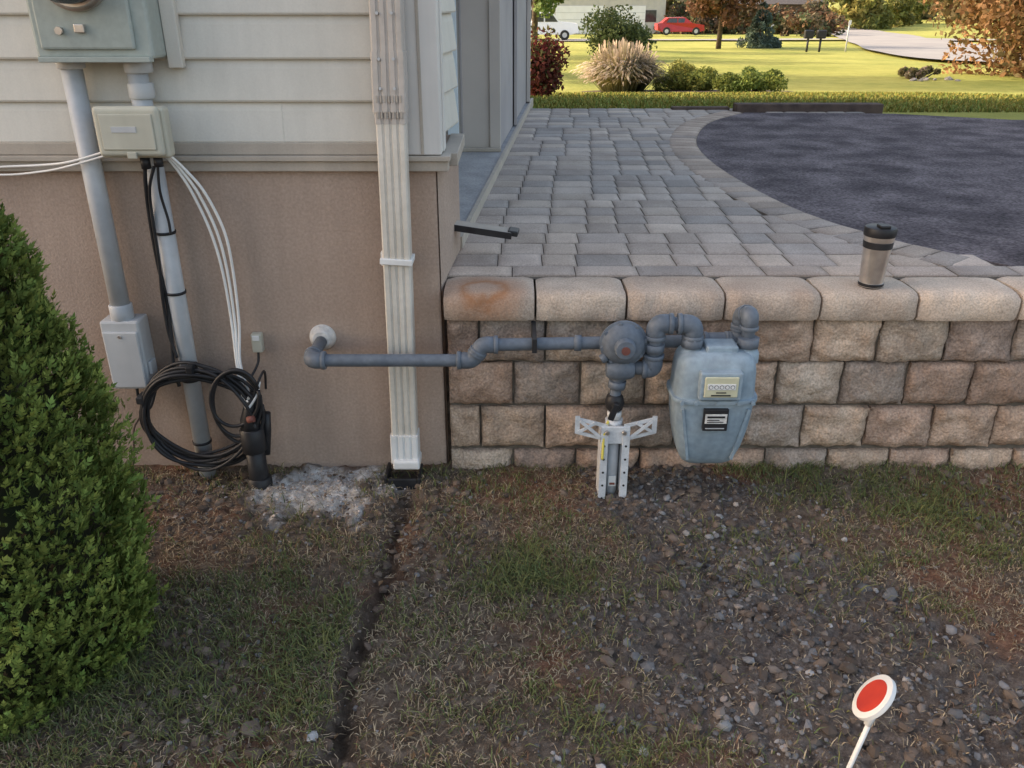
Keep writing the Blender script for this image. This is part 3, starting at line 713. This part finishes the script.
tube('yellow_tag_wire',sm([(.285,-.205,.27),(.272,-.225,.24),(.268,-.240,.16)]),.004,M['yellow'],rs,8)
pipe_run('meter_loop',[(.35,-.19,.435),(.405,-.195,.435),(.405,-.20,.575),(.510,-.205,.575),(.510,-.205,.49)],.0195,M['pipe'],gp,fil=.04,sleeve=1.4)
cyl('loop_nut',(.405,-.197,.49),(.405,-.198,.515),.029,M['pipe'],gp,seg=8)
gb=empty('meter_support_bracket')
x0,x1=.262,.348; zt=.235
box('channel_back',x0+.003,x1-.003,-.168,-.163,-.06,zt,M['galv'],gb,bev=.001)
box('channel_left',x0,x0+.022,-.232,-.162,-.06,zt,M['galv'],gb,bev=.001) ; box('channel_right',x1-.022,x1,-.232,-.162,-.06,zt,M['galv'],gb,bev=.001)
for k in range(5):
    for xx in (x0+.011,x1-.011):
        cyl('slot_%d_%d'%(k,int(xx*1000)),(xx,-.2335,.20-.045*k),(xx,-.231,.20-.045*k),.0035,M['black'],gb,seg=12)
box('sticker',.294,.316,-.2105,-.2085,.05,.085,M['white'],gb,bev=.0002); box('sticker_mark',.297,.313,-.2122,-.2106,.055,.062,M['orange'],gb,bev=.0002)
def bar(name,a,b_,wd,th=.004,mat=None,par=gb):
    a=Vector(a);b_=Vector(b_);d=(b_-a);l=d.length;d.normalize();n=Vector((0,-1,0));s=d.cross(n).normalized()
    V=[]
    for t in (0,1):
        for sx_,sn in ((-1,-1),(1,-1),(1,1),(-1,1)): V.append(a+d*l*t+s*sx_*wd/2+n*sn*th/2)
    obj(name,V,[(0,1,2,3),(7,6,5,4),(0,4,5,1),(1,5,6,2),(2,6,7,3),(3,7,4,0)],mat or M['galv'],par)
for s_,sg in (('l',-1),('r',1)):
    c=.305
    yb=-.222
    bar('wing_top_'+s_,(c+sg*.025,yb,.262),(c+sg*.118,yb,.287),.011)
    bar('wing_end_'+s_,(c+sg*.113,yb-.002,.296),(c+sg*.113,yb-.002,.240),.014)
    bar('wing_diag_a_'+s_,(c+sg*.060,yb-.0045,.275),(c+sg*.108,yb-.0045,.245),.009)
    bar('wing_diag_b_'+s_,(c+sg*.045,yb-.009,.230),(c+sg*.105,yb-.009,.283),.009)
    bar('wing_bottom_'+s_,(c+sg*.02,yb+.001,.215),(c+sg*.118,yb+.001,.243),.010)
box('clamp_plate',.262,.348,-.228,-.217,.205,.262,M['galv'],gb,bev=.003)
cyl('clamp_bolt_l',(.28,-.238,.245),(.28,-.228,.245),.007,M['steel'],gb,seg=6); cyl('clamp_bolt_r',(.33,-.238,.245),(.33,-.228,.245),.007,M['steel'],gb,seg=6)

mt=empty('gas_meter'); mc=(.578,-.205)
lev=[(.142,.040,.022),(.146,.060,.034),(.156,.074,.044),(.175,.084,.053),(.21,.096,.062),(.26,.106,.070),(.31,.113,.074),(.355,.116,.076),(.362,.117,.077),(.363,.123,.084),(.369,.124,.085),(.375,.123,.084),(.376,.115,.077),(.40,.114,.078),(.45,.112,.077),(.475,.108,.073),(.49,.100,.067),(.499,.087,.058),(.504,.07,.045)]
V=[];F=[];sg=48
for z,a,d in lev:
    for k in range(sg):
        t=2*math.pi*k/sg; e=2/4.5
        cx=math.copysign(abs(math.cos(t))**e,math.cos(t)); cy=math.copysign(abs(math.sin(t))**e,math.sin(t))
        V.append((mc[0]+a*cx,mc[1]+d*cy,z))
for i in range(len(lev)-1):
    for k in range(sg):
        k2=(k+1)%sg; F.append((i*sg+k,i*sg+k2,(i+1)*sg+k2,(i+1)*sg+k))
F.append(tuple(range(sg))[::-1]);F.append(tuple(range((len(lev)-1)*sg,len(lev)*sg)))
o=obj('body',V,F,M['meter'],mt,smooth=True); o.data.set_sharp_from_angle(angle=math.radians(40))
for k,xx in enumerate((-.10,-.06,0,.06,.10)):
    cyl('flange_bolt_%d'%k,(mc[0]+xx,-.293,.369),(mc[0]+xx,-.285,.369),.0065,M['meter'],mt,seg=6)
for s_,xx in (('inlet',.510),('outlet',.668)):
    lathe('hub_'+s_,[(-.025,.034),(.0,.034),(.008,.030),(.012,.026),(.02,.026)],(xx,-.205,.49),(0,0,1),M['meter'],mt)
    cyl('nut_'+s_,(xx,-.205,.508),(xx,-.205,.535),.031,M['pipe'],mt,seg=8)
box('top_web',.545,.635,-.24,-.17,.490,.520,M['meter'],mt,bev=.006)
box('index_housing',.520,.638,-.305,-.275,.384,.468,M['meter'],mt,bev=.006,seg=3)
box('index_window',.532,.626,-.3095,-.304,.396,.458,M['index'],mt,bev=.003)
box('index_strip',.540,.618,-.3115,-.3090,.420,.438,M['white'],mt,bev=.0008)
for k in range(5):
    cyl('dial_%d'%k,(.549+k*.015,-.3122,.429),(.549+k*.015,-.3114,.429),.0060,M['black'],mt,seg=16)
    cyl('dialface_%d'%k,(.549+k*.015,-.3130,.429),(.549+k*.015,-.3121,.429),.0046,M['white'],mt,seg=16)
box('index_text',.552,.606,-.3112,-.3092,.401,.405,M['black'],mt,bev=.0003); box('index_text_b',.565,.593,-.3112,-.3092,.410,.413,M['black'],mt,bev=.0003)
box('label',.543,.613,-.2915,-.272,.282,.350,M['black'],mt,bev=.002)
box('label_band',.547,.609,-.2925,-.2910,.306,.336,M['caulk'],mt,bev=.0004)
box('label_logo',.553,.603,-.2935,-.2924,.324,.330,M['black'],mt,bev=.0003)
for k in range(2): box('label_text_%d'%k,.553,.600-.012*(k%2),-.2935,-.2924,.310+.006*k,.3125+.006*k,M['black'],mt,bev=.0003)
box('label_print',.550,.604,-.2925,-.2910,.289,.292,M['boxl'],mt,bev=.0003)
for sg_ in (-1,1): bar('body_rib_%s'%('l' if sg_<0 else 'r'),(mc[0]+sg_*.094,-.276,.345),(mc[0]+sg_*.064,-.262,.175),.008,.012,M['meter'],mt)

# ------------------------------------------------------------------ travel mug
mg=empty('travel_mug'); mo=(1.075,.0,.6215)
lathe('steel_body',[(0,.033),(.002,.0355),(.012,.036),(.013,.0345),(.10,.0385),(.140,.0418),(.141,.0428),(.153,.0435)],mo,(0,0,1),M['steel'],mg)
lathe('lid',[(.153,.0440),(.156,.0455),(.172,.0455),(.178,.043),(.180,.038),(.181,0)],mo,(0,0,1),M['black'],mg)
lathe('grip_band',[(.118,.0402),(.119,.0412),(.137,.0424),(.138,.0416)],mo,(0,0,1),M['black'],mg)
lathe('base_ring',[(-.001,.034),(.006,.0365),(.0125,.0363)],mo,(0,0,1),M['black'],mg)
box('lid_tab',1.06,1.09,-.035,.0,.8015,.81,M['black'],mg,bev=.003)

# ------------------------------------------------------------------ utility marker
mk_=empty('utility_marker')
dc=Vector((.655,-1.262,.252)); dn=Vector((-.74,.26,.60)).normalized()
lathe('disc',[(-.007,.045),(-.005,.047),(.003,.047),(.004,.0455)],dc,dn,M['white'],mk_,seg=40)
lathe('red_face',[(.0041,.035),(.0046,.035),(.0047,0)],dc,dn,M['red'],mk_,seg=40)
tube('stick',[dc+Vector((.002,-.012,-.018)),Vector((.628,-1.285,.10)),Vector((.61,-1.30,-.05))],.0048,M['white'],mk_,8)
cyl('stick_clip',dc+Vector((-.008,-.016,-.050)),dc+Vector((.004,-.010,-.012)),.0075,M['white'],mk_,seg=8)

# ------------------------------------------------------------------ arborvitae
av=empty('cedar_shrub')
ax_,ay_=-1.185,-.90
pf=[(-.02,.27),(.1,.32),(.3,.35),(.5,.34),(.65,.31),(.85,.262),(1.0,.22),(1.2,.15),(1.35,.07),(1.45,.01)]
def rad(z):
    for (a,ra),(b_,rb) in zip(pf,pf[1:]):
        if z<=b_: return ra+(rb-ra)*(z-a)/(b_-a)
    return .01
V=[];F=[]
for j,(z,r0) in enumerate(pf):
    for k in range(24):
        a=2*math.pi*k/24; V.append((ax_+r0*.78*math.cos(a),ay_+r0*.78*math.sin(a),z))
for j in range(len(pf)-1):
    for k in range(24): F.append((j*24+k,j*24+(k+1)%24,(j+1)*24+(k+1)%24,(j+1)*24+k))
obj('dark_inner_cone',V,F,M['core'],av,smooth=True)  # solid dark cone added inside to block the view through the sprays
V=[];C=[]
rh=np.array([[0,0],[.5,.17],[1,0],[.5,-.17]])
for s in range(33000):
    z=random.uniform(-.02,1.38)
    a=random.uniform(-2.2,1.3)
    if random.random()<.12: a=random.uniform(0,6.28)
    cx_,cy_=math.cos(a),math.sin(a)
    lump=1+.13*nz(cx_*2.2,cy_*2.2,z*4)+.13*nz(cx_*5.5,cy_*5.5,z*9)+.06*nz(cx_*14,cy_*14,z*26)
    if nz(cx_*7,cy_*7,z*12+30)<-.28 and random.random()<.7: continue
    dep=random.random()**1.4
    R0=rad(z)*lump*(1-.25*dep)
    if random.random()<.02: R0+=random.uniform(.008,.028)
    p=Vector((ax_+R0*cx_,ay_+R0*cy_,z))
    outd=Vector((cx_,cy_,0))
    d=(outd*random.uniform(.15,.8)+Z*random.uniform(.35,1)+Vector((random.uniform(-.45,.45),random.uniform(-.45,.45),0))).normalized()
    sd_=d.cross(outd+Vector((random.uniform(-.9,.9),random.uniform(-.9,.9),random.uniform(-.2,.2)))).normalized()
    Ls=random.uniform(.014,.034)
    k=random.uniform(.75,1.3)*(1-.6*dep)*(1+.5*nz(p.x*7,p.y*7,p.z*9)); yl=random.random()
    base=(.120+.105*yl,.185+.08*yl,.045+.018*yl)
    if dep>.75 and random.random()<.15: base=(.16,.10,.05)
    for (st,ang,ln) in ((.45,0,.6),(.0,0,.5),(.15,.65,.5),(.15,-.65,.5),(.42,.5,.42),(.42,-.5,.42)):
        dd=d*math.cos(ang)+sd_*math.sin(ang); ss=-d*math.sin(ang)+sd_*math.cos(ang)
        o0=p+d*(st*Ls); tipk=k*(.65+.7*(st+ln*.5)); c=(base[0]*tipk,base[1]*tipk,base[2]*tipk)
        for u,v in rh:
            V.append(tuple(o0+dd*(u*ln*Ls)+ss*(v*ln*Ls))); C.append(c)
n4=len(V)//4; F=(np.arange(n4)[:,None]*4+np.arange(4)[None,:])
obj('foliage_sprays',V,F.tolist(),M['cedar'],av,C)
cyl('trunk',(ax_,ay_,-.05),(ax_,ay_,1.1),.03,M['bark'],av,r2=.008)

# ------------------------------------------------------------------ trees / shrubs
def leaves(name,clumps,n,size,pal,parent,flat=1.0):
    cl=np.array([(c[0],c[1],c[2]) for c in clumps]); cr_=np.array([c[3] for c in clumps]); shade=rng.uniform(.6,1.25,len(clumps))
    pi=rng.integers(0,len(pal),len(clumps))
    wgt=cr_**2; wgt/=wgt.sum()
    idx=rng.choice(len(clumps),n,p=wgt)
    d=rng.normal(size=(n,3)); d/=np.linalg.norm(d,axis=1)[:,None]
    P=cl[idx]+d*(cr_[idx]*rng.uniform(.35,1.08,n)**.6)[:,None]*np.array([1,1,flat])
    A1=rng.normal(size=(n,3)); A1/=np.linalg.norm(A1,axis=1)[:,None]
    A2=np.cross(A1,rng.normal(size=(n,3))); A2/=np.linalg.norm(A2,axis=1)[:,None]
    s=(size*rng.uniform(.6,1.3,n))[:,None]
    V=np.stack([P-A1*s,P-A2*s*.55,P+A1*s,P+A2*s*.55],1).reshape(-1,3)
    pp=np.array(pal)[np.where(rng.random(n)<.7,pi[idx],rng.integers(0,len(pal),n))]
    c=pp*(shade[idx]*rng.uniform(.7,1.25,n))[:,None]
    C=np.repeat(c,4,axis=0)
    F=(np.arange(n)[:,None]*4+np.arange(4)[None,:])
    return obj(name,V,F,M['leaf'],parent,C)
def tree(name,x,y,h,cr0,z0,pal,n,size,nc=55,trunk=.16,lean=(0,0)):
    e=empty(name); g=gz(x,y)
    top=Vector((x+lean[0],y+lean[1],g+h*.75))
    tube('trunk',[(x,y,g-.2),(x+.02,y,g+h*.25),(x+lean[0]*.5+.05,y,g+h*.5),top],[trunk,trunk*.8,trunk*.55,trunk*.15],M['bark'],e,10)
    cl=[]
    cz=g+z0+(h-z0)*.5; rz=(h-z0)*.5
    for i in range(nc):
        d=Vector((random.gauss(0,1),random.gauss(0,1),random.gauss(0,1))).normalized()*random.uniform(.45,.95)
        px_=x+lean[0]*.6+d.x*cr0; py_=y+d.y*cr0; pz=cz+d.z*rz; rr_=cr0*random.uniform(.14,.28)
        cl.append((px_,py_,pz,rr_))
        if i%4==0:
            s0=Vector((x,y,g+h*random.uniform(.18,.5))); tube('limb_%d'%i,[s0,s0.lerp(Vector((px_,py_,pz)),.5)+Z*.1*rz,(px_,py_,pz)],[trunk*.35,trunk*.22,trunk*.06],M['bark'],e,6)
    leaves('crown',cl,n,size,pal,e); return e
def shrub(name,x,y,rx,h,pal,n,size,nc=18):
    e=empty(name); g=gz(x,y); cl=[]
    for i in range(nc):
        a=random.uniform(0,6.28); q=math.sqrt(random.random()); t=random.random()
        cl.append((x+rx*.75*q*math.cos(a),y+rx*.75*q*math.sin(a),g+h*(.2+.6*t*(1-.5*q)),h*random.uniform(.22,.34)))
        if i%3==0: tube('stem_%d'%i,[(x,y,g-.05),(cl[-1][0],cl[-1][1],cl[-1][2])],[.03,.01],M['bark'],e,6)
    leaves('foliage',cl,n,size,pal,e,flat=.85); return e
copper=[(.27,.145,.075),(.21,.13,.06),(.32,.18,.085),(.17,.13,.06)]
tree('copper_leaf_tree',12.7,18.8,5.6,3.3,-.3,copper,26000,.08,nc=110,trunk=.17)
tree('brown_leaf_tree',10.3,42.5,6.0,2.4,.7,[(.16,.09,.06),(.21,.115,.07),(.12,.09,.05)],9000,.13,nc=60,trunk=.14)
tree('maple_tree',-3.2,19.5,8.5,3.2,2.0,[(.10,.16,.03),(.15,.16,.03)],7000,.2,nc=40,trunk=.2)
tree('maple_tree',-7,31,9,3.5,2.0,[(.10,.16,.03),(.15,.16,.03)],7000,.2,nc=40,trunk=.2)
tree('green_leaf_tree',1.0,38,7,2.2,1.3,[(.08,.13,.04),(.12,.17,.05),(.06,.10,.03)],8000,.14,nc=50)
e=empty('spruce_tree'); sx_,sy_=12.6,43.6; g=gz(sx_,sy_); cl=[]
for i in range(70):
    t=random.random()**1.2; a=random.uniform(0,6.28); R0=1.05*(1-t)*random.uniform(.6,1)
    cl.append((sx_+R0*math.cos(a),sy_+R0*math.sin(a),g+.1+2.3*t,.26*(1.1-t)))
leaves('needles',cl,7000,.07,[(.11,.16,.13),(.14,.19,.16),(.07,.10,.085)],e); cyl('trunk',(sx_,sy_,g-.1),(sx_,sy_,g+2.3),.07,M['bark'],e,r2=.01)
e=empty('ornamental_grass'); ox,oy=2.0,13.6; g=gz(ox,oy); V=[];F=[];C=[]
for i in range(3800):
    a=random.uniform(0,6.28); q=random.random()**.7; l=random.uniform(.45,.98)*(1-.12*q); sp_=.64*q*random.uniform(.7,1.1)
    r0=.36*random.random(); p0=Vector((ox+r0*math.cos(a),oy+r0*math.sin(a),g)); 
    p1=p0+Vector((math.cos(a)*sp_*.5,math.sin(a)*sp_*.5,l*.62)); p2=p0+Vector((math.cos(a)*sp_*.9,math.sin(a)*sp_*.9,l*(.98-.45*q)))
    s=Vector((-math.sin(a+.7),math.cos(a+.7),0)); b0=len(V); k=random.uniform(.6,1.15)
    pl=random.random()<.6; w1=.008; w2=.016 if pl else .006
    V+=[p0-s*w1,p0+s*w1,p1+s*w1,p1-s*w1,p2+s*w2,p2-s*w2,p2+(p2-p1)*.22+Vector((0,0,-.03))]
    F+=[(b0,b0+1,b0+2,b0+3),(b0+3,b0+2,b0+4,b0+5),(b0+5,b0+4,b0+6)]
    gr=(.19*k,.20*k,.08*k); st=(.36*k,.32*k,.18*k); pm=(.56*k,.45*k,.36*k)
    C+=[gr,gr,st,st,pm if pl else st,pm if pl else st,pm if pl else st]
obj('plumes',V,F,M['leaf'],e,C)
yg=[(.26,.27,.06),(.20,.23,.06),(.32,.30,.08)]
shrub('green_shrub',3.35,27,1.15,2.0,[(.12,.16,.06),(.15,.19,.08),(.09,.12,.05)],6000,.06,24)
shrub('spreading_juniper',3.15,13.8,.66,.62,yg,8000,.028,34)
shrub('spreading_juniper',4.15,13.0,.74,.50,[(.13,.18,.05),(.19,.22,.05)],8000,.028,34)
shrub('low_shrub',9.3,17.8,.55,.32,[(.18,.16,.08),(.32,.26,.2),(.14,.18,.06)],2500,.035,12)
shrub('red_leaf_shrub',.37,9.2,.24,1.0,[(.22,.045,.045),(.17,.05,.04),(.14,.13,.05)],3500,.035,16)
stones('garden_rocks',[(9.3+random.uniform(-.8,.8),17.0+random.uniform(-.2,.3),gz(9.3,17.2)+.02,random.uniform(.05,.10),(.28,.27,.26)) for i in range(9)],M['rock'])
def disc(name,x,y,rx,ry,mat,dz=.012):
    V=[(x,y,gz(x,y)+dz+.02)]
    for k in range(40):
        a=2*math.pi*k/40; q=1+.08*math.sin(3*a); X_=x+rx*q*math.cos(a);Y_=y+ry*q*math.sin(a); V.append((X_,Y_,gz(X_,Y_)+dz))
    obj(name,V,[(0,1+k,1+(k+1)%40) for k in range(40)],mat)
disc('mulch_bed',3.2,13.5,1.9,.8,M['timber'],.03)
rc_=cr([(60,2),(36,8),(25,15),(19,23),(17.5,30),(22,46),(34,84),(53,152),(90,260)],12)
V=[];F=[]
for i,p in enumerate(rc_):
    a=Vector(rc_[max(i-1,0)]);b_=Vector(rc_[min(i+1,len(rc_)-1)]); t=(b_-a).normalized(); n_=Vector((-t.y,t.x))
    for k in (-3.4,-1.1,1.1,3.4):
        q=Vector(p)+n_*k; V.append((q.x,q.y,gz(q.x,q.y)+.11))
for i in range(len(rc_)-1):
    for k in range(3):
        b0=i*4+k; F.append((b0,b0+1,b0+5,b0+4))
obj('road',V,F,M['road'])
V=[];n_=20
for i in range(n_+1):
    x=-6+i*3.2; 
    for yy in (60,66): V.append((x,yy,gz(x,yy)+.10))
obj('side_road',V,[(2*i,2*i+2,2*i+3,2*i+1) for i in range(n_)],M['road'])
mb=empty('mailbox'); x,y=13.4,37.6; g=gz(x,y)
for k in (-.28,.28):
    box('box_%s'%('a' if k<0 else 'b'),x+k-.2,x+k+.2,y-.12,y+.12,g+.55,g+.9,M['black'],mb,bev=.05,seg=3)
    cyl('post_%s'%('a' if k<0 else 'b'),(x+k,y,g-.1),(x+k,y,g+.56),.05,M['black'],mb,seg=8)
mp=empty('marker_post'); x,y=15.0,38; g=gz(x,y); cyl('post',(x,y,g-.1),(x,y,g+1.3),.035,M['boxl'],mp,seg=8); box('reflector',x-.06,x+.06,y-.045,y-.036,g+1.1,g+1.3,M['white'],mp,bev=.01)
mp=empty('marker_post'); x,y=4.30,4.9; g=gz(x,y); cyl('post',(x,y,g-.1),(x,y,g+.35),.02,M['white'],mp,seg=10,bev=.004); cyl('cap',(x,y,g+.35),(x,y,g+.37),.024,M['white'],mp,bev=.004)
def vehicle(name,x,y,z,prof_,wheels,wid,mat,win,face=1):
    e=empty(name); n=len(prof_);V=[]
    for s in (-1,1):
        for a,b_ in prof_:
            ins=.12 if b_>1.0 else 0
            V.append((x+a*face,y+s*(wid/2-ins),z+b_))
    F=[tuple(range(n)),tuple(range(n,2*n))[::-1]]+[(i,n+i,n+(i+1)%n,(i+1)%n) for i in range(n)]
    obj('body',V,F,mat,e)
    for i,wx in enumerate(wheels):
        for s in (-1,1):
            yy=y+s*(wid/2-.08)
            cyl('tyre_%d_%d'%(i,s),(x+wx*face,yy-.11,z+.33),(x+wx*face,yy+.11,z+.33),.34,M['black'],e,bev=.03); cyl('hub_%d_%d'%(i,s),(x+wx*face,yy-.12,z+.33),(x+wx*face,yy+.12,z+.33),.17,M['boxl'],e)
    for j,wq in enumerate(win):
        for s in (-1,1):
            obj('window_%d_%d'%(j,s),[(x+a*face,y+s*(wid/2-.10+ (0.06 if b_<1.15 else .0)),z+b_) for a,b_ in wq],[tuple(range(len(wq)))],M['glass'],e)
    return e
tz=gz(2,63)+.12
vehicle('pickup_truck',1.9,63,tz,[(-2.8,.45),(-2.8,1.15),(-.6,1.15),(-.5,1.15),(-.35,1.8),(1.0,1.82),(1.5,1.2),(2.75,1.08),(2.85,.5),(2.3,.35),(-2.3,.38)],(-1.8,1.85),1.95,M['carw'],[[(-.28,1.2),(-.2,1.7),(.35,1.72),(.35,1.2)],[(.45,1.2),(.45,1.72),(.95,1.7),(1.35,1.2)]])
tz=gz(15,80)+.1
vehicle('hatchback_car',15.2,80,tz,[(-2.1,.4),(-2.15,.95),(-1.7,1.02),(-1.2,1.45),(.3,1.48),(1.0,1.0),(2.05,.85),(2.1,.4),(1.7,.28),(-1.7,.28)],(-1.3,1.35),1.8,M['carr'],[[(-1.35,1.04),(-1.1,1.38),(-.4,1.4),(-.4,1.04)],[(-.3,1.04),(-.3,1.4),(.28,1.38),(.85,1.04)]])
def nhouse(name,x,y,wd,dp,h,rh,mat,gar):
    e=empty(name); g=gz(x,y)-.1
    box('walls',x-wd/2,x+wd/2,y,y+dp,g,g+h,mat,e,bev=0)
    V=[(x-wd/2-.4,y-.4,g+h),(x+wd/2+.4,y-.4,g+h),(x+wd/2+.4,y+dp+.4,g+h),(x-wd/2-.4,y+dp+.4,g+h),(x-wd/2+.5,y+dp/2,g+h+rh),(x+wd/2-.5,y+dp/2,g+h+rh)]
    obj('roof',V,[(0,1,5,4),(2,3,4,5),(1,2,5),(3,0,4),(3,2,1,0)],M['roof'],e)
    for i,(a,ww,hh_) in enumerate(gar):
        box('garage_door_%d'%i,x+a-ww/2,x+a+ww/2,y-.06,y-.01,g+.1,g+hh_,M['carw'],e,bev=.02)
        for k in range(1,4): box('door_groove_%d_%d'%(i,k),x+a-ww/2+.05,x+a+ww/2-.05,y-.075,y-.062,g+.1+k*(hh_-.1)/4,g+.1+k*(hh_-.1)/4+.04,M['boxl'],e,bev=0)
    for i,a in enumerate((-wd*.40,wd*.40)):
        box('window_%d'%i,x+a-.6,x+a+.6,y-.05,y-.01,g+1.2,g+2.3,M['glass'],e,bev=.01); 
nhouse('neighbour_house',8.0,90,15,10,3.8,2.5,M['brick'],[(-1.2,4.8,2.7),(4.0,3.0,2.7)])
nhouse('neighbour_house',34,118,14,10,3.2,2.5,M['timber'],[(2.5,5,2.4)])
def mass(name,pts_,n,size,pal):
    cl=[]
    for (x,y,w_,h) in pts_:
        g=gz(x,y)
        for k in range(22): cl.append((x+random.uniform(-w_,w_)*.7,y+random.uniform(-2,2),g+random.random()*h,min(w_,h)*random.uniform(.2,.4)))
    leaves(name,cl,n,size,pal,None)
mass('hedge',[(42+3.2*i,112+5.0*i,3.2,4.2) for i in range(9)],16000,.35,[(.26,.26,.07),(.32,.28,.09),(.20,.22,.07)])
pts_=[]
for i in range(60):
    a=-1.1+i*2.2/59; R0=175+random.uniform(-15,15); pts_.append((R0*math.sin(a)*1.5,R0*math.cos(a)+20,9,random.uniform(8,14)))
mass('distant_trees',pts_,42000,1.0,[(.10,.12,.06),(.15,.15,.07),(.2,.14,.07),(.11,.11,.07)])
mass('shrub_border',[(15.5+2.2*i,92+random.uniform(-3,3),2,random.uniform(1.4,3)) for i in range(8)]+[(26+2.6*i,80,1.5,1.6) for i in range(2)],12000,.22,[(.13,.11,.07),(.10,.12,.06),(.20,.12,.07)])
